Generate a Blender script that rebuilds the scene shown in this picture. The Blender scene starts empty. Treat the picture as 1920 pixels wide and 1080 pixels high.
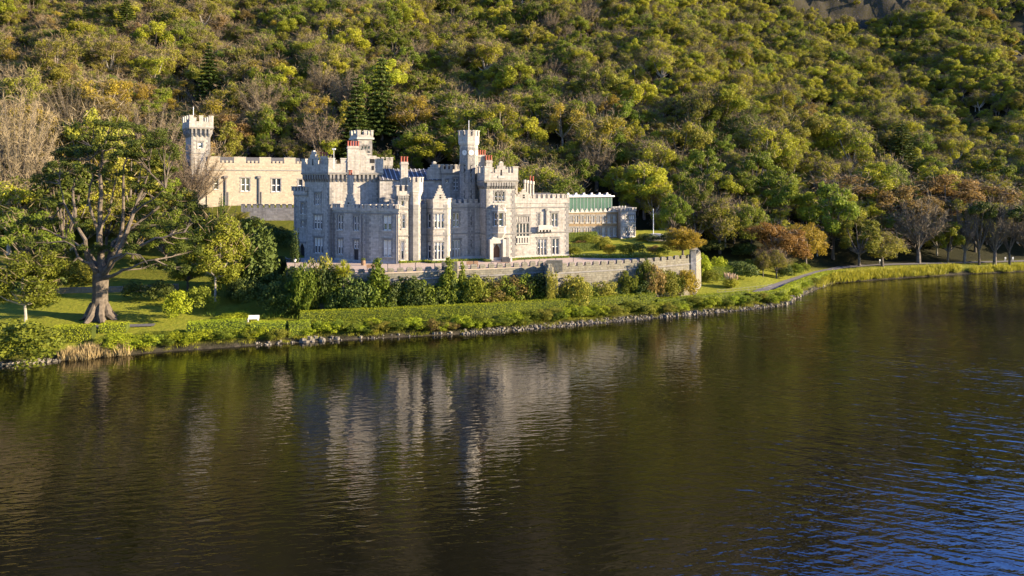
import bpy, math, random
import numpy as np
from mathutils import noise, Vector
R_ = math.radians
random.seed(7)
rng = np.random.default_rng(11)
scn = bpy.context.scene
COL = scn.collection

# ------------------------------------------------------------------ camera, sky, sun
CAMZ, F, YH = 22.25, 1280.0, 345.0
cd = bpy.data.cameras.new('camera'); cam = bpy.data.objects.new('camera', cd); COL.objects.link(cam)
cam.location = (0, 0, CAMZ); cam.rotation_euler = (R_(90), 0, 0)
cd.sensor_width = 36; cd.lens = 24; cd.shift_y = -195/1920
cd.clip_start = 0.5; cd.clip_end = 4000
scn.camera = cam
SUN_EL, SUN_AZ = 17.0, 98.0            # azimuth clockwise from +Y
w = bpy.data.worlds.new('World'); scn.world = w; w.use_nodes = True
nt = w.node_tree; bg = nt.nodes['Background']
sky = nt.nodes.new('ShaderNodeTexSky'); sky.sky_type = 'NISHITA'; sky.sun_disc = False
sky.sun_elevation = R_(SUN_EL); sky.sun_rotation = R_(SUN_AZ); sky.ozone_density = 4.0; sky.dust_density = 0.3; sky.air_density = 1.2
hsv = nt.nodes.new('ShaderNodeHueSaturation'); hsv.inputs['Saturation'].default_value = 1.24; hsv.inputs['Hue'].default_value = 0.525
nt.links.new(sky.outputs[0], hsv.inputs['Color']); nt.links.new(hsv.outputs[0], bg.inputs[0]); bg.inputs[1].default_value = 0.104
sd = bpy.data.lights.new('sun', 'SUN'); sd.energy = 5.0; sd.angle = R_(0.6); sd.color = (1.0, 0.785, 0.52)
so = bpy.data.objects.new('sun', sd); COL.objects.link(so)
sdir = Vector((math.sin(R_(SUN_AZ))*math.cos(R_(SUN_EL)), math.cos(R_(SUN_AZ))*math.cos(R_(SUN_EL)), math.sin(R_(SUN_EL))))
so.rotation_euler = sdir.to_track_quat('Z', 'Y').to_euler()
scn.view_settings.view_transform = 'Standard'; scn.view_settings.look = 'None'
scn.view_settings.exposure = 2.18; scn.view_settings.gamma = 1
scn.cycles.max_bounces = 6; scn.cycles.diffuse_bounces = 2; scn.cycles.glossy_bounces = 3
scn.cycles.transmission_bounces = 3; scn.cycles.transparent_max_bounces = 4
scn.cycles.use_denoising = True
scn.cycles.caustics_reflective = False; scn.cycles.caustics_refractive = False

# ------------------------------------------------------------------ object helpers
def link(o, parent=None):
    COL.objects.link(o)
    if parent is not None: o.parent = parent
    return o
def tag(o, label=None, cat=None, group=None, kind=None):
    if label: o['label'] = label
    if cat: o['category'] = cat
    if group: o['group'] = group
    if kind: o['kind'] = kind
    return o
def empty(name, loc=(0, 0, 0), rz=0.0):
    o = bpy.data.objects.new(name, None); o.location = loc; o.rotation_euler = (0, 0, rz)
    o.empty_display_size = 0.5
    return link(o)
class MB:
    """collects polygons with a material slot and uv per face"""
    def __init__(s): s.v = []; s.f = []; s.m = []; s.uv = []
    def face(s, pts, m=0, uv=None):
        i = len(s.v); s.v.extend([tuple(p) for p in pts]); s.f.append(tuple(range(i, i+len(pts)))); s.m.append(m)
        s.uv.append(uv if uv else None)
    def hexa(s, b, t, m=0, bottom=True):
        n = len(b)
        for i in range(n):
            j = (i+1) % n
            L = math.dist(b[i], b[j])
            s.face([b[i], b[j], t[j], t[i]], m, [(0, b[i][2]), (L, b[j][2]), (L, t[j][2]), (0, t[i][2])])
        s.face(t, m, [(p[0], p[1]) for p in t])
        if bottom: s.face(b[::-1], m, [(p[0], p[1]) for p in b[::-1]])
    def box(s, x0, x1, y0, y1, z0, z1, m=0):
        b = [(x0, y0, z0), (x1, y0, z0), (x1, y1, z0), (x0, y1, z0)]
        s.hexa(b, [(p[0], p[1], z1) for p in b], m)
    def wbox(s, O, e, n, a0, a1, d0, d1, z0, z1, m=0, taper=None):
        """box in wall space: along e from a0..a1, out along n from d0..d1, heights z0..z1; taper = outward reach at the bottom"""
        def P(a, d, z): return (O[0]+e[0]*a+n[0]*d, O[1]+e[1]*a+n[1]*d, z)
        db = d1 if taper is None else taper
        s.hexa([P(a0, db, z0), P(a1, db, z0), P(a1, d0, z0), P(a0, d0, z0)],
               [P(a0, d1, z1), P(a1, d1, z1), P(a1, d0, z1), P(a0, d0, z1)], m)
    def tube(s, pts, radii, n=7, m=0, cap=True):
        rings = []
        up = Vector((0.31, 0.12, 0.94))
        for i, p in enumerate(pts):
            p = Vector(p)
            a = Vector(pts[max(i-1, 0)]); b = Vector(pts[min(i+1, len(pts)-1)])
            t = (b-a).normalized()
            if abs(t.dot(up)) > 0.97: up = Vector((1, 0.1, 0))
            x = t.cross(up).normalized(); y = t.cross(x).normalized()
            rings.append([p+(x*math.cos(k*2*math.pi/n)+y*math.sin(k*2*math.pi/n))*radii[i] for k in range(n)])
        for i in range(len(rings)-1):
            for k in range(n):
                l = (k+1) % n
                s.face([rings[i][k], rings[i+1][k], rings[i+1][l], rings[i][l]], m)
        if cap: s.face(rings[-1][::-1], m)
    def lathe(s, c, prof, n=12, m=0):
        rings = [[(c[0]+r*math.cos(2*math.pi*k/n), c[1]+r*math.sin(2*math.pi*k/n), c[2]+z) for k in range(n)] for r, z in prof]
        for i in range(len(rings)-1):
            for k in range(n):
                l = (k+1) % n
                s.face([rings[i][k], rings[i][l], rings[i+1][l], rings[i+1][k]], m)
        s.face(rings[-1], m)
    def build(s, name, mats, parent=None, smooth=False):
        me = bpy.data.meshes.new(name); me.from_pydata(s.v, [], s.f)
        for mt in (mats if isinstance(mats, (list, tuple)) else [mats]): me.materials.append(mt)
        me.polygons.foreach_set('material_index', s.m)
        if smooth: me.polygons.foreach_set('use_smooth', [True]*len(s.f))
        ul = me.uv_layers.new(name='UVMap'); k = 0; flat = []
        for f, u in zip(s.f, s.uv):
            for j, vi in enumerate(f):
                if u: flat.extend(u[j])
                else:
                    p = s.v[vi]; flat.extend((p[0]+p[1]*0.7, p[2]))
        ul.data.foreach_set('uv', flat)
        me.update()
        return link(bpy.data.objects.new(name, me), parent)

# ------------------------------------------------------------------ materials
def newmat(name):
    m = bpy.data.materials.new(name); m.use_nodes = True
    t = m.node_tree; t.nodes.clear()
    return m, t, t.nodes, t.links
def N(n, typ, **kw):
    x = n.new(typ)
    for k, v in kw.items():
        if k.startswith('i_'): x.inputs[k[2:].replace('_', ' ')].default_value = v
        else: setattr(x, k, v)
    return x
def ramp(n, stops):
    r = n.new('ShaderNodeValToRGB'); e = r.color_ramp.elements
    while len(e) < len(stops): e.new(0.5)
    for k, (p, c) in enumerate(stops):
        e[k].position = p; e[k].color = (*c, 1) if len(c) == 3 else c
    return r
def mat_plain(name, col, rough=0.7, var=0.25, scale=3.0, metal=0.0, bump=0.0, spec=0.3):
    m, t, n, l = newmat(name)
    out = N(n, 'ShaderNodeOutputMaterial'); b = N(n, 'ShaderNodeBsdfPrincipled')
    b.inputs['Roughness'].default_value = rough; b.inputs['Metallic'].default_value = metal
    b.inputs['Specular IOR Level'].default_value = spec
    tc = N(n, 'ShaderNodeTexCoord'); nz = N(n, 'ShaderNodeTexNoise'); nz.inputs['Scale'].default_value = scale
    nz.inputs['Detail'].default_value = 6
    l.new(tc.outputs['Object'], nz.inputs['Vector'])
    r = ramp(n, [(0.25, tuple(c*(1-var) for c in col)), (0.75, tuple(min(1, c*(1+var)) for c in col))])
    l.new(nz.outputs['Fac'], r.inputs['Fac']); l.new(r.outputs[0], b.inputs['Base Color'])
    if bump:
        bp = N(n, 'ShaderNodeBump'); bp.inputs['Strength'].default_value = bump; bp.inputs['Distance'].default_value = 0.1
        l.new(nz.outputs['Fac'], bp.inputs['Height']); l.new(bp.outputs[0], b.inputs['Normal'])
    l.new(b.outputs[0], out.inputs[0]); return m
def mat_stone(name, c1, c2, mortar, bw=0.75, bh=0.33, stain=(0.25, 0.23, 0.19), stain_amt=0.55, bump=0.5):
    m, t, n, l = newmat(name)
    out = N(n, 'ShaderNodeOutputMaterial'); b = N(n, 'ShaderNodeBsdfPrincipled')
    b.inputs['Roughness'].default_value = 0.85; b.inputs['Specular IOR Level'].default_value = 0.2
    uv = N(n, 'ShaderNodeUVMap'); tc = N(n, 'ShaderNodeTexCoord')
    br = N(n, 'ShaderNodeTexBrick'); br.inputs['Scale'].default_value = 1.0
    br.inputs['Brick Width'].default_value = bw; br.inputs['Row Height'].default_value = bh
    br.inputs['Mortar Size'].default_value = 0.016; br.inputs['Mortar Smooth'].default_value = 0.4
    br.inputs['Color1'].default_value = (*c1, 1); br.inputs['Color2'].default_value = (*c2, 1); br.inputs['Mortar'].default_value = (*mortar, 1)
    br.inputs['Bias'].default_value = -0.1
    l.new(uv.outputs[0], br.inputs['Vector'])
    nz = N(n, 'ShaderNodeTexNoise'); nz.inputs['Scale'].default_value = 0.55; nz.inputs['Detail'].default_value = 8; nz.inputs['Roughness'].default_value = 0.65
    l.new(tc.outputs['Object'], nz.inputs['Vector'])
    # vertical weather streaks
    mp = N(n, 'ShaderNodeMapping'); mp.inputs['Scale'].default_value = (2.2, 2.2, 0.16)
    l.new(tc.outputs['Object'], mp.inputs['Vector'])
    n2 = N(n, 'ShaderNodeTexNoise'); n2.inputs['Scale'].default_value = 1.0; n2.inputs['Detail'].default_value = 5
    l.new(mp.outputs[0], n2.inputs['Vector'])
    mul = N(n, 'ShaderNodeMath', operation='MULTIPLY'); l.new(nz.outputs['Fac'], mul.inputs[0]); l.new(n2.outputs['Fac'], mul.inputs[1])
    r = ramp(n, [(0.22, (0, 0, 0)), (0.42, (1, 1, 1))]); l.new(mul.outputs[0], r.inputs['Fac'])
    am = N(n, 'ShaderNodeMath', operation='MULTIPLY'); am.inputs[1].default_value = stain_amt; l.new(r.outputs[0], am.inputs[0])
    mx = N(n, 'ShaderNodeMix', data_type='RGBA'); l.new(am.outputs[0], mx.inputs['Factor'])
    l.new(br.outputs['Color'], mx.inputs['A']); mx.inputs['B'].default_value = (*stain, 1)
    n3 = N(n, 'ShaderNodeTexNoise'); n3.inputs['Scale'].default_value = 2.6; n3.inputs['Detail'].default_value = 4
    l.new(tc.outputs['Object'], n3.inputs['Vector'])
    r3 = ramp(n, [(0.3, (0.78, 0.78, 0.8)), (0.7, (1.12, 1.1, 1.06))]); l.new(n3.outputs['Fac'], r3.inputs['Fac'])
    mm = N(n, 'ShaderNodeMix', data_type='RGBA', blend_type='MULTIPLY'); mm.inputs['Factor'].default_value = 1
    l.new(mx.outputs['Result'], mm.inputs['A']); l.new(r3.outputs[0], mm.inputs['B'])
    l.new(mm.outputs['Result'], b.inputs['Base Color'])
    bp = N(n, 'ShaderNodeBump'); bp.inputs['Strength'].default_value = bump; bp.inputs['Distance'].default_value = 0.05
    ad = N(n, 'ShaderNodeMath', operation='SUBTRACT'); l.new(n3.outputs['Fac'], ad.inputs[0]); l.new(br.outputs['Fac'], ad.inputs[1])
    l.new(ad.outputs[0], bp.inputs['Height']); l.new(bp.outputs[0], b.inputs['Normal'])
    l.new(b.outputs[0], out.inputs[0]); return m
def mat_leaf(name, c1, c2, transl=0.38, scale=0.5, objvar=0.5, rough=0.6):
    m, t, n, l = newmat(name)
    out = N(n, 'ShaderNodeOutputMaterial')
    tc = N(n, 'ShaderNodeTexCoord'); oi = N(n, 'ShaderNodeObjectInfo')
    nz = N(n, 'ShaderNodeTexNoise'); nz.inputs['Scale'].default_value = scale; nz.inputs['Detail'].default_value = 4; nz.inputs['Roughness'].default_value = 0.7
    l.new(tc.outputs['Object'], nz.inputs['Vector'])
    mr = N(n, 'ShaderNodeMapRange'); mr.inputs['From Min'].default_value = 0.3; mr.inputs['From Max'].default_value = 0.7
    l.new(nz.outputs['Fac'], mr.inputs['Value'])
    mx = N(n, 'ShaderNodeMix', data_type='RGBA'); l.new(mr.outputs[0], mx.inputs['Factor'])
    mx.inputs['A'].default_value = (*c1, 1); mx.inputs['B'].default_value = (*c2, 1)
    hs = N(n, 'ShaderNodeHueSaturation')
    h = N(n, 'ShaderNodeMapRange'); h.inputs['To Min'].default_value = 0.5-0.028*objvar; h.inputs['To Max'].default_value = 0.5+0.028*objvar
    v = N(n, 'ShaderNodeMapRange'); v.inputs['To Min'].default_value = 1-0.55*objvar; v.inputs['To Max'].default_value = 1+0.5*objvar
    fr = N(n, 'ShaderNodeMath', operation='MULTIPLY'); fr.inputs[1].default_value = 7.31
    f2 = N(n, 'ShaderNodeMath', operation='FRACT'); l.new(oi.outputs['Random'], fr.inputs[0]); l.new(fr.outputs[0], f2.inputs[0])
    l.new(oi.outputs['Random'], h.inputs['Value']); l.new(f2.outputs[0], v.inputs['Value'])
    l.new(h.outputs[0], hs.inputs['Hue']); l.new(v.outputs[0], hs.inputs['Value']); l.new(mx.outputs['Result'], hs.inputs['Color'])
    d = N(n, 'ShaderNodeBsdfPrincipled'); d.inputs['Roughness'].default_value = rough; d.inputs['Specular IOR Level'].default_value = 0.12
    l.new(hs.outputs[0], d.inputs['Base Color'])
    tr = N(n, 'ShaderNodeBsdfTranslucent'); l.new(hs.outputs[0], tr.inputs['Color'])
    ms = N(n, 'ShaderNodeMixShader'); ms.inputs[0].default_value = transl
    l.new(d.outputs[0], ms.inputs[1]); l.new(tr.outputs[0], ms.inputs[2]); l.new(ms.outputs[0], out.inputs[0])
    return m
M = {}
M['stone'] = mat_stone('limestone_wall', (0.352, 0.336, 0.308), (0.265, 0.252, 0.23), (0.232, 0.22, 0.198), bump=0.3, stain=(0.15, 0.138, 0.112), stain_amt=0.75)
M['cream_stone'] = mat_stone('cream_wall', (0.315, 0.276, 0.214), (0.255, 0.222, 0.171), (0.23, 0.20, 0.155), bump=0.15, stain_amt=0.4)
M['rough_stone'] = mat_stone('weathered_wall', (0.34, 0.33, 0.31), (0.22, 0.21, 0.2), (0.24, 0.23, 0.21), 0.8, 0.38, (0.13, 0.125, 0.11), 0.7)
M['brown_stone'] = mat_stone('brown_rubble_wall', (0.21, 0.155, 0.092), (0.15, 0.11, 0.065), (0.17, 0.13, 0.085), 0.55, 0.28, (0.13, 0.11, 0.08), 0.5)
M['dressing'] = mat_plain('grey_dressed_stone', (0.165, 0.16, 0.152), 0.85, 0.3, 1.5, bump=0.2)
M['pale_dressing'] = mat_plain('pale_dressed_stone', (0.325, 0.31, 0.28), 0.85, 0.2, 1.5, bump=0.2)
M['terrace_stone'] = mat_stone('lichen_terrace_wall', (0.185, 0.178, 0.142), (0.125, 0.12, 0.095), (0.09, 0.086, 0.068), 0.7, 0.36, (0.12, 0.105, 0.075), 0.8, 0.8)
M['glass'] = mat_plain('window_glass', (0.03, 0.035, 0.042), 0.06, 0.5, 0.6, spec=0.7)
M['white'] = mat_plain('white_painted_frame', (0.72, 0.71, 0.69), 0.5, 0.06, 2)
M['blind'] = mat_plain('pale_blind', (0.55, 0.53, 0.48), 0.8, 0.1, 2)
M['slate'] = mat_plain('slate_roof', (0.08, 0.08, 0.08), 0.85, 0.3, 4, bump=0.2, spec=0.05)
M['lead'] = mat_plain('lead_sheet', (0.30, 0.31, 0.32), 0.7, 0.2, 1, spec=0.1)
M['pot'] = mat_plain('terracotta_pot', (0.20, 0.052, 0.034), 0.7, 0.2, 3)
M['iron'] = mat_plain('black_iron', (0.025, 0.026, 0.03), 0.5, 0.2, 5)
M['pipe'] = mat_plain('grey_drainpipe', (0.13, 0.125, 0.125), 0.6, 0.2, 4)
M['door'] = mat_plain('brown_oak_door', (0.14, 0.062, 0.03), 0.6, 0.3, 5)
M['dark'] = mat_plain('dark_opening', (0.012, 0.012, 0.013), 0.9, 0.2, 4)
M['green_glass'] = mat_plain('green_tinted_glass', (0.020, 0.066, 0.046), 0.3, 0.25, 0.35, spec=0.4)
M['gravel'] = mat_plain('gravel_drive', (0.33, 0.265, 0.205), 0.95, 0.16, 1.2, bump=0.15)
M['path'] = mat_plain('grey_tarmac_path', (0.075, 0.073, 0.075), 0.9, 0.2, 2)
M['bark'] = mat_plain('brown_bark', (0.075, 0.062, 0.048), 0.9, 0.6, 2.2, bump=0.6)
M['grey_bark'] = mat_plain('grey_bark', (0.105, 0.090, 0.074), 0.9, 0.6, 2.0, bump=0.6)
M['pale_bark'] = mat_plain('pale_bark', (0.24, 0.22, 0.185), 0.8, 0.3, 3)
M['wood'] = mat_plain('weathered_wood', (0.16, 0.10, 0.06), 0.8, 0.25, 4)
M['stones'] = mat_plain('shore_stone', (0.105, 0.095, 0.078), 0.9, 0.7, 1.1, bump=0.3)
M['lamp_glass'] = mat_plain('frosted_lamp_glass', (0.75, 0.72, 0.62), 0.3, 0.05, 3)
M['white_metal'] = mat_plain('pale_grey_metal', (0.62, 0.63, 0.63), 0.5, 0.05, 3)
LEAF = {
 'green':  mat_leaf('green_leaves', (0.098, 0.130, 0.015), (0.169, 0.206, 0.022)),
 'lime':   mat_leaf('yellow_green_leaves', (0.196, 0.215, 0.018), (0.315, 0.310, 0.026)),
 'olive':  mat_leaf('olive_leaves', (0.147, 0.147, 0.022), (0.237, 0.230, 0.032)),
 'gold':   mat_leaf('golden_leaves', (0.201, 0.158, 0.022), (0.293, 0.240, 0.029)),
 'rust':   mat_leaf('rust_brown_leaves', (0.143, 0.101, 0.034), (0.209, 0.149, 0.044)),
 'dark':   mat_leaf('dark_evergreen_leaves', (0.038, 0.057, 0.012), (0.074, 0.099, 0.019), 0.2),
 'pine':   mat_leaf('pine_needles', (0.036, 0.053, 0.009), (0.080, 0.098, 0.014), 0.25, 0.8, 0.2),
 'twig':   mat_leaf('grey_twigs', (0.115, 0.090, 0.056), (0.175, 0.140, 0.088), 0.0, 0.4, 0.4, 0.85),
 'hedge':  mat_leaf('hedge_leaves', (0.158, 0.209, 0.013), (0.284, 0.322, 0.019), 0.3, 0.6, 0.3),
 'straw':  mat_leaf('straw_coloured_stems', (0.20, 0.15, 0.07), (0.32, 0.24, 0.12), 0.2, 0.8, 0.2),
 'rush':   mat_leaf('rush_blades', (0.165, 0.167, 0.015), (0.275, 0.265, 0.024), 0.3, 0.3, 0.4),
 'fresh':  mat_leaf('fresh_green_leaves', (0.095, 0.125, 0.014), (0.180, 0.195, 0.022)),
 'amber':  mat_leaf('amber_leaves', (0.200, 0.150, 0.016), (0.320, 0.245, 0.026), 0.4, 0.5, 0.2),
 'copper': mat_leaf('copper_leaves', (0.150, 0.085, 0.022), (0.230, 0.135, 0.032), 0.38, 0.5, 0.2),
 'plume':  mat_leaf('pampas_plumes', (0.45, 0.33, 0.22), (0.60, 0.47, 0.34), 0.3, 0.8, 0.1),
 'flower': mat_leaf('pale_flowers', (0.45, 0.42, 0.12), (0.62, 0.60, 0.45), 0.2, 3.0, 0.1),
}
BARK = {'twig': 'grey_bark', 'lime': 'grey_bark', 'gold': 'grey_bark'}

# ------------------------------------------------------------------ picture <-> place
def W2(px, d): return ((px-960)*d/F, d)
def ZY(y, d): return CAMZ-(y-YH)*d/F
def PX(p): return 960+F*p[0]/p[1], YH+(CAMZ-p[2])*F/p[1]
def hit(px, A, B):
    """distance along the plan line A->B where the sight line of column px crosses it, and the depth there"""
    k = (px-960)/F
    L = math.dist(A, B); ex, ey = (B[0]-A[0])/L, (B[1]-A[1])/L
    s = (k*A[1]-A[0])/(ex-k*ey)
    return s, A[1]+ey*s
BETA = R_(20); U = (math.cos(BETA), math.sin(BETA)); V = (-math.sin(BETA), math.cos(BETA))
R0 = W2(965, 127.5)
def uvp(u, v): return (R0[0]+U[0]*u+V[0]*v, R0[1]+U[1]*u+V[1]*v)
def fp(px, v):
    A = uvp(0, v); B = uvp(10, v); s, d = hit(px, A, B); return uvp(s, v)
def add(p, v=0.0, u=0.0): return (p[0]+U[0]*u+V[0]*v, p[1]+U[1]*u+V[1]*v)

# ------------------------------------------------------------------ terrain
SH = [(-700, 620), (-400, 720), (-200, 705), (0, 688), (300, 660), (600, 640), (900, 625), (1100, 608), (1300, 590), (1400, 581), (1475, 572), (1500, 556), (1560, 531), (1700, 521), (1800, 514.5), (1920, 509), (2100, 503)]
SHX = []; SHD = []
for px, y in SH[2:]:
    d = CAMZ*F/(y-YH); SHX.append((px-960)*d/F); SHD.append(d)
SHX = [-400, -200, -120] + SHX + [260, 600]; SHD = [40, 66, 74] + SHD + [205, 240]
def shore(x): return float(np.interp(x, SHX, SHD))
FX = [-400, -60, -44, -26, 60, 95, 140, 600]; FD = [165, 176, 176, 168, 168, 183, 192, 228]; FZ = [17, 17, 15, 8, 8, 5, 4, 4]
def smooth(a, b, x):
    t = min(1, max(0, (x-a)/(b-a))); return t*t*(3-2*t)
RIDX = [-600, 0, 155, 337, 600]; RIDZ = [420, 420, 330, 190, 130]
def gully(x, d):
    """spurs and gullies running down the slope, stronger to the right"""
    k = smooth(30, 120, x)
    a_ = noise.noise((x/42.0, d/260.0, 3.1))*9*(1-k)+noise.noise((x/30.0+.1*noise.noise((d/40.0, x/60.0, 2.0)), d/900.0, 13.7))*12.5*k
    return a_+noise.noise((x/17.0+0.012*d, d/90.0, 9.7))*3.0
def terr(x, d):
    t = d-shore(x)
    if t < 0: return max(-3.0, 0.4*t)-0.02
    z = 0.42*t if t < 2 else 0.84+0.105*(t-2)
    z = min(z, 4.2)
    if x < -30:
        k = 1-smooth(-40, -30, x)
        z = max(z, k*min(4.0+0.33*(d-119), 17.2))
    f = float(np.interp(x, FX, FD)); zf = float(np.interp(x, FX, FZ))
    if d > f-12:
        s = d-f
        slope = 0.66-0.06*smooth(0, 200, x)
        h = zf+slope*s if s < 165 else zf+slope*165+1.45*(s-165)
        a = smooth(0, 70, s)
        g = gully(x, d)
        h += a*g+smooth(-4, 25, s)*noise.noise((x/9.0, d/9.0, 1.0))*0.8
        rk = rock(x, d)
        if rk > 0: h += rk*(abs(noise.noise((x/7.0, d/5.0, 5.0)))*7+noise.noise((x/2.6, d/2.2, 2.0))*1.8)
        h = min(h, float(np.interp(x, RIDX, RIDZ))+noise.noise((x/30.0, d/30.0, 0))*6)
        z = max(z, h) if d > f+4 else max(z, z+(h-z)*smooth(f-12, f+4, d))
    return z
def rock(x, d):
    """bare crags: a band high above the right of the castle and one at the far right"""
    r = 0.0
    for cx, cd, rx, rd in ((186, 378, 44, 23), (254, 330, 20, 20), (140, 410, 30, 10), (300, 360, 30, 30)):
        q = math.hypot((x-cx)/rx, (d-cd)/rd)+0.35*noise.noise((x/11.0, d/11.0, 4.0))
        r = max(r, 1-smooth(0.7, 1.1, q))
    return r
gx = np.concatenate([np.arange(-420, -110, 8), np.arange(-110, 150, 1.6), np.arange(150, 300, 3), np.arange(300, 600, 10)])
gy = np.concatenate([np.arange(30, 80, 6), np.arange(80, 200, 1.5), np.arange(200, 430, 3), np.arange(430, 560, 8)])
HG = np.array([[terr(float(x), float(y)) for x in gx] for y in gy])
def hgrid(x, y):
    i = min(max(int(np.searchsorted(gx, x))-1, 0), len(gx)-2); j = min(max(int(np.searchsorted(gy, y))-1, 0), len(gy)-2)
    a = (x-gx[i])/(gx[i+1]-gx[i]); b = (y-gy[j])/(gy[j+1]-gy[j])
    return float((HG[j, i]*(1-a)+HG[j, i+1]*a)*(1-b)+(HG[j+1, i]*(1-a)+HG[j+1, i+1]*a)*b)
# terrace outline (front edge = retaining wall)
ZT = 8.25
WALL = [W2(540, 110.5), W2(600, 107.5), W2(650, 106.8), W2(760, 109), W2(930, 113.8), W2(1022, 116.8)]
BAST = [W2(1026, 113.4), W2(1050, 114.6), W2(1140, 118.0), W2(1226, 121.6), W2(1300, 125.6)]
DRIVE = WALL+[W2(1026, 116.8)]+[BAST[0], BAST[1], BAST[2], BAST[3], BAST[4]]+[W2(1310, 134), W2(1200, 134), uvp(16, 6), uvp(-40, 16), W2(535, 134)]
GARD = [W2(1080, 131), W2(1300, 129), W2(1288, 150), W2(1250, 166), W2(1030, 160)]
def inpoly(p, poly):
    c = False; n = len(poly)
    for i in range(n):
        a = poly[i]; b = poly[(i+1) % n]
        if (a[1] > p[1]) != (b[1] > p[1]) and p[0] < (b[0]-a[0])*(p[1]-a[1])/(b[1]-a[1])+a[0]: c = not c
    return c
def gard_z(x, d): return 8.6+0.075*(d-131)
for j, y in enumerate(gy):
    for i, x in enumerate(gx):
        p = (float(x), float(y))
        if 100 < y < 170 and (inpoly(p, DRIVE)): HG[j, i] = min(HG[j, i], 7.7)
        if 100 < y < 170 and inpoly(p, GARD): HG[j, i] = min(HG[j, i], 8.0)
def ground(x, d):
    z = hgrid(x, d)
    if inpoly((x, d), GARD): z = max(z, gard_z(x, d))
    if inpoly((x, d), DRIVE): z = max(z, ZT)
    return z
def gp(px, y):
    """the ground point seen at picture column px, row y"""
    d = 60.0
    while d < 420:
        x = (px-960)*d/F; z = ZY(y, d)
        if z <= ground(x, d): return (x, d, ground(x, d))
        d += 0.25
    return ((px-960)*d/F, d, 0)

def mat_terrain():
    m, t, n, l = newmat('hillside_ground')
    out = N(n, 'ShaderNodeOutputMaterial'); b = N(n, 'ShaderNodeBsdfPrincipled'); b.inputs['Roughness'].default_value = 0.95; b.inputs['Specular IOR Level'].default_value = 0.1
    tc = N(n, 'ShaderNodeTexCoord')
    n1 = N(n, 'ShaderNodeTexNoise'); n1.inputs['Scale'].default_value = 0.10; n1.inputs['Detail'].default_value = 9; n1.inputs['Roughness'].default_value = 0.65
    n2 = N(n, 'ShaderNodeTexNoise'); n2.inputs['Scale'].default_value = 1.6; n2.inputs['Detail'].default_value = 8; n2.inputs['Roughness'].default_value = 0.7
    l.new(tc.outputs['Object'], n1.inputs['Vector']); l.new(tc.outputs['Object'], n2.inputs['Vector'])
    at = N(n, 'ShaderNodeVertexColor'); at.layer_name = 'cover'
    sp = N(n, 'ShaderNodeSeparateColor'); l.new(at.outputs['Color'], sp.inputs[0])
    lawn = ramp(n, [(0.3, (0.095, 0.115, 0.011)), (0.5, (0.140, 0.155, 0.014)), (0.72, (0.185, 0.175, 0.024))]); l.new(n2.outputs['Fac'], lawn.inputs['Fac'])
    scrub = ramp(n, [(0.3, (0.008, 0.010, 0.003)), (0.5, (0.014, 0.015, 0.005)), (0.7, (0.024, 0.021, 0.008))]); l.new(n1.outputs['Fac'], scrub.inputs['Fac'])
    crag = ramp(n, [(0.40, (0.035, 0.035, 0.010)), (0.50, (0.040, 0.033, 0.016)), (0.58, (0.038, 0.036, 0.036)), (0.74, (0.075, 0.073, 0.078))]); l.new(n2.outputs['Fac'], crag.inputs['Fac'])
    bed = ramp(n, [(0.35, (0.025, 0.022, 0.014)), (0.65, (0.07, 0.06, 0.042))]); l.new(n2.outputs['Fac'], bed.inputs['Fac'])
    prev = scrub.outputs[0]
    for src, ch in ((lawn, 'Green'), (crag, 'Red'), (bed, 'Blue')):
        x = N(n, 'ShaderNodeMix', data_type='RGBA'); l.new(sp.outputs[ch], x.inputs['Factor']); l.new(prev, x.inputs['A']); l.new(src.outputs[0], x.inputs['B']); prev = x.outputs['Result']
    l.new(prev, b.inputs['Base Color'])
    bp = N(n, 'ShaderNodeBump'); bp.inputs['Strength'].default_value = 0.7; bp.inputs['Distance'].default_value = 0.35
    l.new(n2.outputs['Fac'], bp.inputs['Height']); l.new(bp.outputs[0], b.inputs['Normal'])
    l.new(b.outputs[0], out.inputs[0]); return m
def build_terrain():
    ny, nx = HG.shape
    verts = [(float(gx[i]), float(gy[j]), float(HG[j, i])) for j in range(ny) for i in range(nx)]
    faces = [(j*nx+i, j*nx+i+1, (j+1)*nx+i+1, (j+1)*nx+i) for j in range(ny-1) for i in range(nx-1)]
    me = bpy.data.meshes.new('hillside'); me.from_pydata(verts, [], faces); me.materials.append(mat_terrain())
    ca = me.color_attributes.new('cover', 'FLOAT_COLOR', 'POINT')
    cols = []
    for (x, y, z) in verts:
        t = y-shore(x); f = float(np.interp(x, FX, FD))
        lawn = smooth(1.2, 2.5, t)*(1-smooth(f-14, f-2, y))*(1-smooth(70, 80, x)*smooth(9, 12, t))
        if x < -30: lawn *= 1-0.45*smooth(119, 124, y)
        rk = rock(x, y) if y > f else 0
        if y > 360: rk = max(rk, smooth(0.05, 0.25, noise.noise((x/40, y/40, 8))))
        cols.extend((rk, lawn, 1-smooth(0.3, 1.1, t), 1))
    ca.data.foreach_set('color', cols)
    me.polygons.foreach_set('use_smooth', [True]*len(faces)); me.update()
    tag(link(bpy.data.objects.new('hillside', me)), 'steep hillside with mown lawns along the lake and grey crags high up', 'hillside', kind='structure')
build_terrain()

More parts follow.
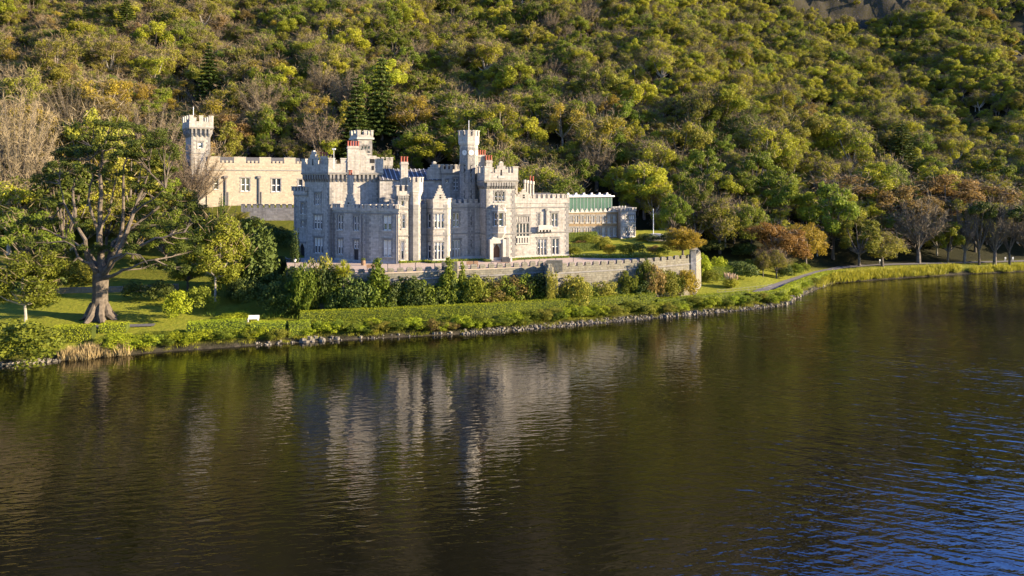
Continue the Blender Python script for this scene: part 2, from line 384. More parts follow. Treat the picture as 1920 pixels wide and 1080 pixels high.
# ------------------------------------------------------------------ water
def build_water():
    m, t, n, l = newmat('dark_lake_water')
    out = N(n, 'ShaderNodeOutputMaterial'); b = N(n, 'ShaderNodeBsdfPrincipled')
    b.inputs['Base Color'].default_value = (0.004, 0.0034, 0.0016, 1); b.inputs['Roughness'].default_value = 0.03
    b.inputs['IOR'].default_value = 2.2; b.inputs['Specular IOR Level'].default_value = 0.5
    tc = N(n, 'ShaderNodeTexCoord')
    def nz(sx, sy, rot, det, rough=0.5, dist=0.0):
        m1 = N(n, 'ShaderNodeMapping'); m1.inputs['Rotation'].default_value = (0, 0, rot); l.new(tc.outputs['Object'], m1.inputs['Vector'])
        mp = N(n, 'ShaderNodeMapping'); mp.inputs['Scale'].default_value = (sx, sy, 1); l.new(m1.outputs[0], mp.inputs['Vector'])
        x = N(n, 'ShaderNodeTexNoise'); x.inputs['Scale'].default_value = 1; x.inputs['Detail'].default_value = det; x.inputs['Roughness'].default_value = rough
        x.inputs['Distortion'].default_value = dist
        l.new(mp.outputs[0], x.inputs['Vector']); return x
    def mth(op, a_, b_=None, c_=None):
        x = N(n, 'ShaderNodeMath', operation=op)
        for k, q in enumerate((a_, b_, c_)):
            if q is None: continue
            if isinstance(q, (int, float)): x.inputs[k].default_value = q
            else: l.new(q, x.inputs[k])
        return x.outputs[0]
    long_ = nz(0.27, 1.2, R_(25), 3, 0.45, 0.6); mid = nz(0.55, 1.7, R_(-10), 2, 0.5, 0.4); fine = nz(1.6, 4.0, R_(12), 2, 0.5)
    patch = nz(0.03, 0.06, R_(15), 4)
    sx_ = N(n, 'ShaderNodeSeparateXYZ'); l.new(tc.outputs['Object'], sx_.inputs[0])
    g = N(n, 'ShaderNodeMapRange'); g.interpolation_type = 'SMOOTHSTEP'; g.inputs['From Min'].default_value = 2; g.inputs['From Max'].default_value = 30; g.inputs['To Min'].default_value = 0.12; g.inputs['To Max'].default_value = 1.0
    l.new(sx_.outputs['X'], g.inputs['Value'])
    pr = N(n, 'ShaderNodeMapRange'); pr.inputs['From Min'].default_value = 0.35; pr.inputs['From Max'].default_value = 0.66; pr.inputs['To Min'].default_value = 0.45; pr.inputs['To Max'].default_value = 1.15
    l.new(patch.outputs['Fac'], pr.inputs['Value'])
    A_ = mth('MULTIPLY', mth('MULTIPLY', mth('MULTIPLY', long_.outputs['Fac'], 0.085), g.outputs[0]), pr.outputs[0])
    B_ = mth('MULTIPLY', mth('MULTIPLY_ADD', mid.outputs['Fac'], 0.044, mth('MULTIPLY', fine.outputs['Fac'], 0.009)), pr.outputs[0])
    e = N(n, 'ShaderNodeMath', operation='ADD'); l.new(A_, e.inputs[0]); l.new(B_, e.inputs[1])
    bp = N(n, 'ShaderNodeBump'); bp.inputs['Strength'].default_value = 1.0; bp.inputs['Distance'].default_value = 1.0
    l.new(e.outputs[0], bp.inputs['Height']); l.new(bp.outputs[0], b.inputs['Normal'])
    l.new(b.outputs[0], out.inputs[0])
    me = bpy.data.meshes.new('lake_water')
    me.from_pydata([(-700, -120, 0), (900, -120, 0), (900, 330, 0), (-700, 330, 0)], [], [(0, 1, 2, 3)]); me.materials.append(m)
    tag(link(bpy.data.objects.new('lake_water', me)), 'dark rippled lake water mirroring the castle', 'lake', kind='structure')
build_water()

# ------------------------------------------------------------------ terrace and garden ground
def slab(name, poly, zf, mat, label, cat, skirt=5):
    from mathutils.geometry import tessellate_polygon
    mb = MB()
    top = [(p[0], p[1], zf(*p)) for p in poly]
    for tri in tessellate_polygon([[Vector((p[0], p[1], 0)) for p in poly]]):
        q = [top[i] for i in tri]
        if (q[1][0]-q[0][0])*(q[2][1]-q[0][1])-(q[1][1]-q[0][1])*(q[2][0]-q[0][0]) < 0: q = q[::-1]
        mb.face(q, 0, [(p[0], p[1]) for p in q])
    for i in range(len(top)):
        a, b = top[i], top[(i+1) % len(top)]
        mb.face([(a[0], a[1], a[2]-skirt), (b[0], b[1], b[2]-skirt), b, a], 0)
    return tag(mb.build(name, mat), label, cat, kind='structure')
slab('drive', DRIVE, lambda x, y: ZT, M['gravel'], 'pale gravel drive along the castle front', 'drive')
m, t, n, l = newmat('garden_lawn')
out = N(n, 'ShaderNodeOutputMaterial'); b = N(n, 'ShaderNodeBsdfPrincipled'); b.inputs['Roughness'].default_value = 0.95; b.inputs['Specular IOR Level'].default_value = 0.1
tc = N(n, 'ShaderNodeTexCoord'); nz = N(n, 'ShaderNodeTexNoise'); nz.inputs['Scale'].default_value = 0.9; nz.inputs['Detail'].default_value = 8
l.new(tc.outputs['Object'], nz.inputs['Vector']); r = ramp(n, [(0.3, (0.13, 0.15, 0.012)), (0.7, (0.22, 0.215, 0.02))]); l.new(nz.outputs['Fac'], r.inputs['Fac'])
l.new(r.outputs[0], b.inputs['Base Color']); l.new(b.outputs[0], out.inputs[0]); M['lawn'] = m
slab('lawn', GARD, gard_z, M['lawn'], 'bright sloping lawn in front of the brown stone annexe', 'lawn')
def strip(name, pts, width, mat, lift, label, cat):
    mb = MB(); P = []
    for a, b in zip(pts[:-1], pts[1:]):
        k = max(1, int(math.dist(a, b)/0.8))
        P += [(a[0]+(b[0]-a[0])*i/k, a[1]+(b[1]-a[1])*i/k) for i in range(k)]
    P.append(pts[-1]); rows = []
    for i, p in enumerate(P):
        a = P[max(0, i-1)]; b = P[min(len(P)-1, i+1)]; L = math.dist(a, b); nx, ny = -(b[1]-a[1])/L, (b[0]-a[0])/L
        rows.append([(p[0]+nx*o, p[1]+ny*o, hgrid(p[0]+nx*o, p[1]+ny*o)+lift) for o in np.linspace(-width/2, width/2, 4)])
    for r0, r1 in zip(rows[:-1], rows[1:]):
        for k in range(3): mb.face([r0[k], r1[k], r1[k+1], r0[k+1]][::-1], 0)
    return tag(mb.build(name, mat), label, cat, kind='structure')
exec_after = []

# ------------------------------------------------------------------ masonry helpers
def edge(A, B):
    L = math.dist(A, B); e = ((B[0]-A[0])/L, (B[1]-A[1])/L); return L, e, (e[1], -e[0])
def off_poly(poly, o):
    n = len(poly); outp = []
    for i in range(n):
        p0, p1, p2 = poly[i-1], poly[i], poly[(i+1) % n]
        _, e1, n1 = edge(p0, p1); _, e2, n2 = edge(p1, p2)
        den = 1+n1[0]*n2[0]+n1[1]*n2[1]
        k = o/max(den, 0.35)
        outp.append((p1[0]+(n1[0]+n2[0])*k, p1[1]+(n1[1]+n2[1])*k))
    return outp
def wallface(mb, A, B, z0, z1, ops=(), m=0, mr=1, rec=0.34):
    L, e, nn = edge(A, B)
    ss = sorted({0.0, L} | {v for o in ops for v in o[:2]}); zs = sorted({z0, z1} | {v for o in ops for v in o[2:4]})
    def P(s, z, d=0.0): return (A[0]+e[0]*s+nn[0]*d, A[1]+e[1]*s+nn[1]*d, z)
    for s0, s1 in zip(ss[:-1], ss[1:]):
        for a, b in zip(zs[:-1], zs[1:]):
            sm, zm = (s0+s1)/2, (a+b)/2
            if any(o[0] < sm < o[1] and o[2] < zm < o[3] for o in ops): continue
            mb.face([P(s0, a), P(s1, a), P(s1, b), P(s0, b)], m, [(s0, a), (s1, a), (s1, b), (s0, b)])
    for s0, s1, a, b in [o[:4] for o in ops]:
        r = -rec
        mb.face([P(s0, a), P(s0, a, r), P(s1, a, r), P(s1, a)][::-1], mr)
        mb.face([P(s0, b), P(s1, b), P(s1, b, r), P(s0, b, r)][::-1], mr)
        mb.face([P(s0, a), P(s0, b), P(s0, b, r), P(s0, a, r)][::-1], mr)
        mb.face([P(s1, a), P(s1, a, r), P(s1, b, r), P(s1, b)][::-1], mr)
        mb.face([P(s0, a, r-.01), P(s1, a, r-.01), P(s1, b, r-.01), P(s0, b, r-.01)], 2)
def ring(mb, poly, oo, oi, z0, z1, m):
    a = off_poly(poly, oo); b = off_poly(poly, oi); n = len(poly)
    for i in range(n):
        j = (i+1) % n; L = math.dist(a[i], a[j])
        mb.face([(*a[i], z0), (*a[j], z0), (*a[j], z1), (*a[i], z1)], m, [(0, z0), (L, z0), (L, z1), (0, z1)])
        mb.face([(*b[j], z0), (*b[i], z0), (*b[i], z1), (*b[j], z1)], m, [(0, z0), (L, z0), (L, z1), (0, z1)])
        mb.face([(*a[i], z1), (*a[j], z1), (*b[j], z1), (*b[i], z1)], m)
        mb.face([(*a[j], z0), (*a[i], z0), (*b[i], z0), (*b[j], z0)], m)
def merlons(mb, A, B, z, h, mw, gw, th, m, mcap, k=0, skip=()):
    L, e, nn = edge(A, B)
    cnt = max(1, round((L+gw)/(mw+gw))); p = (L+gw)/cnt; w = p-gw*p/(mw+gw)
    for i in range(cnt):
        s0 = i*p+0.03; s1 = i*p+w-0.03
        if any(a < (s0+s1)/2 < b for a, b in skip): continue
        pr = 0.012+0.007*(k % 4)
        mb.wbox(A, e, nn, s0, s1, -th-pr, pr, z-0.05, z+h+0.005*(k % 4), m)
        mb.wbox(A, e, nn, s0-0.07, s1+0.07, -th-0.08-pr, 0.08+pr, z+h+0.005*(k % 4)+0.002, z+h+0.13+0.005*(k % 4), mcap)
def quoins(mb, poly, idx, z0, z1, m, h=0.5, la=0.72, lb=0.42):
    n = len(poly)
    for i in idx:
        p0, p1, p2 = poly[i-1], poly[i], poly[(i+1) % n]
        L1, e1, n1 = edge(p0, p1); L2, e2, n2 = edge(p1, p2)
        z = z0; k = 0
        while z+h < z1:
            a, b = (la, lb) if k % 2 else (lb, la)
            mb.wbox(p0, e1, n1, L1-a, L1+0.03, -0.05, 0.034, z+0.02, z+h-0.02, m)
            mb.wbox(p1, e2, n2, -0.028, b, -0.05, 0.03, z+0.024, z+h-0.024, m)
            z += h; k += 1
def corbels(mb, A, B, z0, z1, o, m, md, sp=0.85, w=0.36):
    L, e, nn = edge(A, B); cnt = max(2, round(L/sp)); p = L/cnt
    for i in range(cnt+1):
        s = min(max(i*p, w/2), L-w/2)
        mb.wbox(A, e, nn, s-w/2, s+w/2, -0.05, o-0.01, z0+(z1-z0)*0.45, z1, m)
        mb.wbox(A, e, nn, s-w/2+0.03, s+w/2-0.03, -0.05, o-0.06, z0, z0+(z1-z0)*0.45-0.002, m, taper=0.04)
WINMATS = None
def window(parent, A, B, op, lights=2, rows=2, arched=False, blind=0, hood=True, frame='white', sill=True):
    """a stone-dressed window filling one wall opening: surround, mullions, sashes and glass in one mesh"""
    L, e, nn = edge(A, B); s0, s1, z0, z1 = op; mb = MB()
    # jamb stones
    z = z0; k = 0
    while z < z1-0.05:
        h = min(0.42, z1-z); wj = 0.34 if k % 2 else 0.2
        mb.wbox(A, e, nn, s0-wj, s0-0.002, -0.1, 0.035, z+0.012, z+h-0.012, 0)
        mb.wbox(A, e, nn, s1+0.002, s1+wj, -0.1, 0.035, z+0.012, z+h-0.012, 0)
        z += 0.42; k += 1
    mb.wbox(A, e, nn, s0-0.3, s1+0.3, -0.1, 0.045, z1+0.003, z1+0.3, 0)
    if hood:
        mb.wbox(A, e, nn, s0-0.38, s1+0.38, -0.1, 0.14, z1+0.303, z1+0.42, 0)
    if sill: mb.wbox(A, e, nn, s0-0.22, s1+0.22, -0.1, 0.12, z0-0.2, z0-0.004, 3)
    W = s1-s0; mw = 0.16; lw = (W-mw*(lights-1))/lights
    fr = 0.075
    for i in range(lights):
        a = s0+i*(lw+mw); b_ = a+lw
        if i: mb.wbox(A, e, nn, a-mw+0.002, a-0.002, -0.32, -0.06, z0+0.002, z1-0.002, 3)
        mb.wbox(A, e, nn, a+0.003, a+fr, -0.30, -0.2, z0+0.004, z1-0.004, 1)
        mb.wbox(A, e, nn, b_-fr, b_-0.003, -0.30, -0.2, z0+0.004, z1-0.004, 1)
        top = z1
        for r in range(rows+1):
            zz = z0+(z1-z0)*r/rows
            lo = max(z0+0.005, zz-0.07); hi = min(z1-0.005, zz+0.07)
            if r == 0: hi = z0+0.13
            mb.wbox(A, e, nn, a+fr+0.001, b_-fr-0.001, -0.30, -0.19, lo, hi, 1)
        if arched:
            hh = min(lw*0.75, 0.6); mid = (a+b_)/2
            for sgn, x0 in ((1, a+0.004), (-1, b_-0.004)):
                q = [(x0, z1-0.006), (x0, z1-hh), (x0+sgn*lw*0.16, z1-hh*0.55), (x0+sgn*lw*0.42, z1-hh*0.12), (x0+sgn*lw*0.47, z1-0.006)]
                P = [(A[0]+e[0]*s+nn[0]*-0.1, A[1]+e[1]*s+nn[1]*-0.1, zz) for s, zz in q]
                mb.face(P if sgn < 0 else P[::-1], 3); mb.face(P[::-1] if sgn < 0 else P, 3)
        gm = 2
        def G(u0, u1, v0, v1, mm, d):
            mb.face([(A[0]+e[0]*s+nn[0]*d, A[1]+e[1]*s+nn[1]*d, zz) for s, zz in ((u0, v0), (u1, v0), (u1, v1), (u0, v1))], mm)
        G(a+0.01, b_-0.01, z0+0.01, z1-0.01, 2, -0.262)
        if blind: G(a+fr, b_-fr, z0+(z1-z0)*(1-blind), z1-0.05, 4, -0.258)
    o = mb.build('window', [M['dressing'], M['white'] if frame == 'white' else M['pale_dressing'], M['glass'], M['pale_dressing'], M['blind']], parent)
    return o
def win_op(A, B, px0, px1, yt, yb):
    s0, d0 = hit(px0, A, B); s1, d1 = hit(px1, A, B); d = (d0+d1)/2
    L = math.dist(A, B)
    s0, s1 = min(s0, s1), max(s0, s1)
    return (max(0.25, s0), min(L-0.25, s1), ZY(yb, d), ZY(yt, d))
WR = random.Random(4)
class Block:
    """one wing or tower of a building: walls with openings, roof, parapet; windows hang under it"""
    def __init__(s, name, root, poly, z0, z1, mat='stone', label=None):
        s.name, s.root, s.poly, s.z0, s.z1 = name, root, poly, z0, z1; s.mat = M[mat]; s.mb = MB(); s.ops = {}; s.wins = []; s.label = label; s.subs = []
    def E(s, i): return s.poly[i], s.poly[(i+1) % len(s.poly)]
    def win(s, i, px0, px1, yt, yb, **kw):
        if 'blind' not in kw and not kw.get('arched') and WR.random() < .45: kw['blind'] = WR.choice((.2, .35, .5))
        A, B = s.E(i); op = win_op(A, B, px0, px1, yt, yb); s.ops.setdefault(i, []).append(op); s.wins.append((A, B, op, kw)); return op
    def wins_at(s, i, a0, a1, zb, zt, **kw):
        A, B = s.E(i); op = (a0, a1, zb, zt); s.ops.setdefault(i, []).append(op); s.wins.append((A, B, op, kw))
    def walls(s, roof=True, drop=0.0):
        for i in range(len(s.poly)): wallface(s.mb, *s.E(i), s.z0, s.z1, s.ops.get(i, ()))
        if roof: s.mb.face([(*p, s.z1-drop-0.01) for p in s.poly], 4)
    def string(s, z, h=0.2, o=0.12, m=1): ring(s.mb, s.poly, o, -0.2, z, z+h, m)
    def plinth(s, z, h, o=0.09): ring(s.mb, s.poly, o, -0.2, z, z+h, 3)
    def parapet(s, o, zb, zt, mh, mw, gw, edges=None, th=0.42, skip={}):
        """solid ring zb..zt set out by o, merlons above"""
        ring(s.mb, s.poly, o, o-th, zb, zt, 0)
        P = off_poly(s.poly, o); n = len(P)
        for i in range(n):
            if edges is not None and i not in edges: continue
            merlons(s.mb, P[i], P[(i+1) % n], zt, mh, mw, gw, th, 0, 3, i, skip.get(i, ()))
    def corbel_table(s, o, z0, z1, edges=None, sp=0.85):
        for i in range(len(s.poly)):
            if edges is None or i in edges: corbels(s.mb, *s.E(i), z0, z1, o, 1, 2, sp)
    def quoins(s, idx, z0=None, z1=None): quoins(s.mb, s.poly, idx, z0 or s.z0, z1 or s.z1, 1)
    def done(s):
        o = s.mb.build(s.name, [s.mat, M['dressing'], M['dark'], M['pale_dressing'], M['lead']], s.root)
        o.location = [-c for c in s.root.location]
        if s.label: o['label'] = s.label
        for A, B, op, kw in s.wins: window(o, A, B, op, **kw)
        s.o = o; return o
def chimney(parent, c, w, d, z0, z1, pots, ang=BETA, name='chimney', pot_h=0.95, mat='stone', potr=0.19):
    mb = MB(); e = (math.cos(ang), math.sin(ang)); nn = (e[1], -e[0])
    O = (c[0], c[1])
    mb.wbox(O, e, nn, -w/2, w/2, -d/2, d/2, z0, z1-0.5, 0)
    mb.wbox(O, e, nn, -w/2-0.1, w/2+0.1, -d/2-0.1, d/2+0.1, z1-0.5, z1-0.22, 0)
    mb.wbox(O, e, nn, -w/2-0.02, w/2+0.02, -d/2-0.02, d/2+0.02, z1-0.219, z1, 0)
    mb.wbox(O, e, nn, -w/2-0.08, w/2+0.08, -d/2-0.08, d/2+0.08, z0+(z1-z0)*0.45, z0+(z1-z0)*0.45+0.22, 0)
    for k in range(pots):
        a = (k-(pots-1)/2)*(w-0.2)/max(pots-1, 1) if pots > 1 else 0
        p = (O[0]+e[0]*a, O[1]+e[1]*a, z1)
        mb.lathe(p, [(potr*0.95, -0.03), (potr, 0.1), (potr*0.85, 0.2), (potr*0.85, pot_h-0.15), (potr*1.15, pot_h-0.12), (potr*1.15, pot_h), (potr*0.7, pot_h+0.01)], 8, 1)
    return mb.build(name, [M[mat], M['pot']], parent)
def octagon(c, r, a0=0.0, n=8): return [(c[0]+r*math.cos(a0+2*math.pi*k/n), c[1]+r*math.sin(a0+2*math.pi*k/n)) for k in range(n)]
def gable(mb, A, B, s0, s1, z0, z1, th, steps=4, m=0, mc=3, d=0.0):
    """crow-stepped gablet standing on the wall top between s0 and s1"""
    L, e, nn = edge(A, B); c = (s0+s1)/2; hw = (s1-s0)/2
    for k in range(steps):
        a = hw*(1-k/steps); zb = z0+(z1-z0)*k/(steps+0.6); zt = z0+(z1-z0)*(k+1)/(steps+0.6)
        mb.wbox(A, e, nn, c-a, c+a, -th-d, 0.02+d, zb-0.03, zt, m)
        mb.wbox(A, e, nn, c-a-0.05, c+a+0.05, -th-d-0.05, 0.07+d, zt+0.002, zt+0.1, mc)
    mb.wbox(A, e, nn, c-0.22, c+0.22, -th+0.05-d, d, z1-(z1-z0)*0.25, z1, mc)

# ------------------------------------------------------------------ the castle
ZB = 7.6
castle = empty('castle', (*uvp(-15, 5), ZT))
tag(castle, 'pale grey limestone castle with battlements, towers and red chimney pots on its terrace', 'castle')
# gabled wing at the right
A = fp(963, 0); B = fp(1066, 0)
gw = Block('gabled_wing', castle, [A, B, add(B, 13), add(A, 13)], ZB, 19.0)
gw.win(0, 968.5, 991.5, 419, 444, lights=4, rows=1, arched=True, hood=False, frame='stone')
gw.win(0, 968.5, 991.5, 406, 416.5, lights=8, rows=1, arched=True, hood=True, frame='stone', sill=False)
gw.win(0, 1009, 1024.5, 448.5, 479, lights=3, rows=2)
gw.win(0, 1036, 1047.5, 447.5, 477.5, lights=2, rows=2)
gw.win(0, 1035, 1045.5, 400, 425, lights=2, rows=2)
gw.win(0, 1009.2, 1011.6, 400, 427, lights=1, rows=2, hood=False)
gw.walls(drop=0.7); gw.string(17.75); gw.string(12.95); gw.plinth(ZB, 1.2)
L_, e_, n_ = edge(A, B)
gw.parapet(0.10, 18.6, 19.55, 0.6, 0.55, 0.42, skip={0: [(0, 3.9)]})
gw.quoins([0, 1])
gable(gw.mb, A, B, 0.35, 3.7, 19.5, 21.3, 0.45, 4)
gw.mb.wbox(A, e_, n_, 1.8, 2.25, -0.05, 0.03, 19.4, 20.3, 2)
s_, d_ = hit(1009, A, B)
gw.mb.wbox(A, e_, n_, s_-0.2, s_+2.6, -0.05, 0.75, 13.6, 13.9, 3)
gw.mb.wbox(A, e_, n_, s_-0.2, s_+2.6, 0.6, 0.74, 13.9, 14.5, 3)
corbels(gw.mb, (A[0]+e_[0]*(s_-.2), A[1]+e_[1]*(s_-.2)), (A[0]+e_[0]*(s_+2.6), A[1]+e_[1]*(s_+2.6)), 12.98, 13.6, 0.7, 3, 2, 0.7, 0.25)
for k in range(5): gw.mb.wbox(A, e_, n_, 0.72+k*0.52, 0.98+k*0.52, -0.05, 0.2, 11.25, 12.2, 3)
gw.mb.wbox(A, e_, n_, 0.45, 3.15, -0.05, 0.22, 12.2, 12.5, 3); gw.mb.wbox(A, e_, n_, 0.45, 3.15, -0.05, 0.22, 10.95, 11.22, 3)
o = gw.done()
mb = MB(); s_, d_ = hit(1023.6, A, B)
mb.wbox(A, e_, n_, s_-0.1, s_+0.1, 0.06, 0.24, 14.0, 17.6, 0); mb.wbox(A, e_, n_, s_-0.26, s_+0.26, 0.05, 0.34, 17.2, 17.6, 0); mb.build('drainpipe', M['pipe'], o)
for k, px in enumerate((983.5, 988.6, 994.0, 999.4)):
    c = add(fp(px, 3.0+0.3*k)); zt = ZY(337+k*1.0, c[1])
    mb = MB(); mb.lathe((c[0], c[1], 18.6), [(0.3, 0), (0.3, 0.9), (0.2, 1.0), (0.2, zt-19.3), (0.3, zt-19.2), (0.3, zt-18.6)], 8, 0)
    if k > 1: mb.lathe((c[0], c[1], zt), [(0.15, -0.02), (0.12, 0.6), (0.16, 1.0), (0.05, 1.01)], 8, 1)
    mb.build('chimney', [M['pale_dressing'], M['pot']], o)
mb = MB(); c0 = uvp(6, 7); 
rf = [uvp(3.6, 3), uvp(10.0, 3), uvp(10.0, 10), uvp(3.6, 10)]; ra = uvp(3.6, 6.5); rb = uvp(10.0, 6.5)
mb.face([(*rf[0], 18.8), (*rf[1], 18.8), (*rb, 20.5), (*ra, 20.5)], 0); mb.face([(*rf[2], 18.8), (*rf[3], 18.8), (*ra, 20.5), (*rb, 20.5)], 0)
mb.face([(*rf[1], 18.8), (*rf[2], 18.8), (*rb, 20.5)], 0); mb.face([(*rf[3], 18.8), (*rf[0], 18.8), (*ra, 20.5)], 0)
mb.build('roof', M['slate'], o)
# entrance tower
A = fp(912, -1.4); B = fp(965, -1.4)
et = Block('entrance_tower', castle, [A, B, add(B, 8.2), add(A, 8.2)], ZB, 22.6)
for a, b in ((928, 933), (934.4, 939.4), (940.8, 945.8)): et.win(0, a, b, 359.5, 377.5, lights=1, rows=2, arched=True, hood=False)
dop = win_op(A, B, 925, 937, 456, 487.5); dop = (dop[0], dop[1], ZT+0.05, dop[3]); et.ops.setdefault(0, []).append(dop)
P3 = add(A, 8.2)
et.win(3, 895.5, 901.5, 449, 478, lights=2, rows=2, hood=False)
et.walls(drop=0); et.string(22.75, 0.22, 0.62); et.string(17.75, 0.2, 0.1); et.string(12.95, 0.2, 0.1); et.plinth(ZB, 1.2)
et.corbel_table(0.5, 21.35, 22.55, edges=[0, 1, 3], sp=0.52)
et.parapet(0.5, 22.55, 24.3, 1.05, 0.95, 0.75, skip={0: [(1.9, 4.3)]})
L_, e_, n_ = edge(A, B); PO = off_poly(et.poly, 0.5)
gable(et.mb, PO[0], PO[1], 2.0, 4.4, 24.3, 26.4, 0.42, 3)
et.mb.wbox(PO[0], e_, n_, 3.05, 3.35, -0.1, 0.035, 23.8, 25.0, 2); et.mb.wbox(PO[0], e_, n_, 2.6, 3.8, -0.1, 0.1, 23.35, 23.75, 3)
et.quoins([0, 1], z1=21.3)
# porch round the door
mz = dop[3]; ac = (dop[0]+dop[1])/2; hw = (dop[1]-dop[0])/2
for sg in (-1, 1):
    et.mb.wbox(A, e_, n_, ac+sg*(hw+0.62)-0.32, ac+sg*(hw+0.62)+0.32, -0.05, 0.95, ZB, 10.9, 3)
    et.mb.wbox(A, e_, n_, ac+sg*(hw+0.62)-0.32, ac+sg*(hw+0.62)+0.32, -0.05, 0.95, 10.9, 12.2, 3, taper=0.95)
    for k in range(4):
        q0 = hw+0.02+0.0; x0 = ac+sg*hw
        et.mb.wbox(A, e_, n_, min(x0, x0-sg*hw*(0.12+0.27*k)), max(x0, x0-sg*hw*(0.12+0.27*k)), -0.12, 0.12-0.02*k, mz-0.95+0.26*k, mz-0.7+0.26*k if k < 3 else mz-0.003, 3)
et.mb.wbox(A, e_, n_, ac-hw-0.3, ac+hw+0.3, -0.05, 0.75, mz+0.02, mz+0.5, 3)
for k in range(5): et.mb.wbox(A, e_, n_, ac-1.35+0.22*k, ac+1.35-0.22*k, -0.05, 0.72-0.06*k, mz+0.502+0.25*k, mz+0.75+0.25*k, 3)
et.mb.wbox(A, e_, n_, ac+hw+1.1, ac+hw+1.55, -0.05, 0.7, ZB, 12.4, 1)
o = et.done()
mb = MB()
mb.wbox(A, e_, n_, dop[0]+0.03, dop[1]-0.03, -0.3, -0.22, dop[2], mz-0.02, 0)
for k in range(5): mb.wbox(A, e_, n_, dop[0]+0.1+k*0.23, dop[0]+0.14+k*0.23, -0.25, -0.19, dop[2]+0.05, mz-0.3, 1)
mb.build('door', [M['door'], M['iron']], o)
# oriel window on the tower front
oc0, _ = hit(922.5, A, B); oc1, _ = hit(948.7, A, B)
def wp(s, d): return (A[0]+e_[0]*s+n_[0]*d, A[1]+e_[1]*s+n_[1]*d)
orp = [wp(oc0, 0.0), wp(oc0+0.75, 1.25), wp(oc1-0.75, 1.25), wp(oc1, 0.0)]
ob = Block('oriel', castle, orp, 13.2, 17.9)
ob.root = castle
for i, (a, b) in ((0, (0.32, 1.1)), (1, (0.18, 0.98)), (2, (0.32, 1.1))): ob.wins_at(i, a, b, 14.6, 17.0, lights=1, rows=2, hood=False)
ob.win  # openings above
for i in range(3): wallface(ob.mb, *ob.E(i), 13.2, 17.9, ob.ops.get(i, ()))
ob.mb.face([(*p, 17.9) for p in orp], 4)
for z, h, oo in ((13.3, 0.2, 0.1), (17.3, 0.2, 0.1)): ring(ob.mb, orp, oo, -0.2, z, z+h, 3)
for i in range(3): merlons(ob.mb, *ob.E(i), 17.9, 0.45, 0.4, 0.3, 0.25, 0, 3, i)
bot = [wp(oc0+0.9, 0.0), wp(oc0+1.05, 0.25), wp(oc1-1.05, 0.25), wp(oc1-0.9, 0.0)]
for i in range(3): ob.mb.face([(*bot[i], 12.0), (*bot[i+1], 12.0), (*orp[i+1], 13.2), (*orp[i], 13.2)], 3)
ob.mb.face([(*p, 12.0) for p in bot[::-1]], 3)
o2 = ob.done()
# clock turret
cc = fp(879, 4.2); r8 = 1.72
ct = Block('clock_turret', castle, octagon(cc, r8, BETA+R_(22.5)), ZB, 30.4)
ct.walls(roof=True, drop=0.3)
for z in (17.75, 12.95): ct.string(z, 0.2, 0.08)
ct.string(26.0, 0.3, 0.1, 1)
P8 = off_poly(ct.poly, 0.22)
for z, oo in ((29.6, 0.14), (29.9, 0.24)): ring(ct.mb, ct.poly, oo, -0.3, z, z+0.29, 3)
ct.parapet(0.24, 30.2, 31.2, 0.95, 0.8, 0.42, th=0.35)
for k in range(8): ct.mb.wbox(ct.poly[k], *edge(ct.poly[k], ct.poly[(k+1) % 8])[1:], 0.48, 0.82, -0.05, 0.03, 24.2, 25.8, 2)
for k in (4, 5, 6):
    for z in (10.2, 14.6, 19.5, 22.5): ct.mb.wbox(ct.poly[k], *edge(ct.poly[k], ct.poly[(k+1) % 8])[1:], 0.56, 0.76, -0.05, 0.03, z, z+1.6, 2)
ct.quoins([4, 5, 6, 7], z1=29.4)
o = ct.done()
# clock faces on the turret sides
for k in (4, 5, 6, 7):
    mb = MB(); Lk, ek, nk = edge(ct.poly[k], ct.poly[(k+1) % 8]); pc = ct.poly[k]
    def Cp(a, r, d): return (pc[0]+ek[0]*(Lk/2+r*math.cos(a))+nk[0]*d, pc[1]+ek[1]*(Lk/2+r*math.cos(a))+nk[1]*d, 28.1+r*math.sin(a))
    fr = [Cp(a*math.pi/10, 0.62, 0.07) for a in range(20)]; bk = [Cp(a*math.pi/10, 0.62, -0.02) for a in range(20)]
    mb.hexa(bk, fr, 0); mb.face([Cp(a*math.pi/10, 0.5, 0.085) for a in range(20)], 1)
    for ang, ln in ((R_(90), 0.42), (R_(-30), 0.3)):
        mb.face([Cp(ang+1.5, 0.03, 0.1), Cp(ang, ln, 0.1), Cp(ang-1.5, 0.03, 0.1)], 2); 
    mb.build('clock', [M['dressing'], M['blind'], M['iron']], o)
mb = MB(); mb.tube([(cc[0], cc[1], 30), (cc[0], cc[1], ZY(228, cc[1]))], [0.07, 0.05], 6); mb.lathe((cc[0], cc[1], ZY(228, cc[1])), [(0.02, 0), (0.12, 0.1), (0.02, 0.22)], 6); mb.build('flagpole', M['white_metal'], o)
c = fp(902, 5.0); chimney(et.o, c, 1.6, 0.9, 22.3, ZY(290.5, c[1]), 4)
c = fp(916, 4.2); chimney(et.o, c, 1.2, 0.9, 22.3, ZY(300.5, c[1]), 3)
c = fp(967.5, 6.0); chimney(et.o, c, 0.5, 0.5, 18, ZY(336, c[1]), 1)
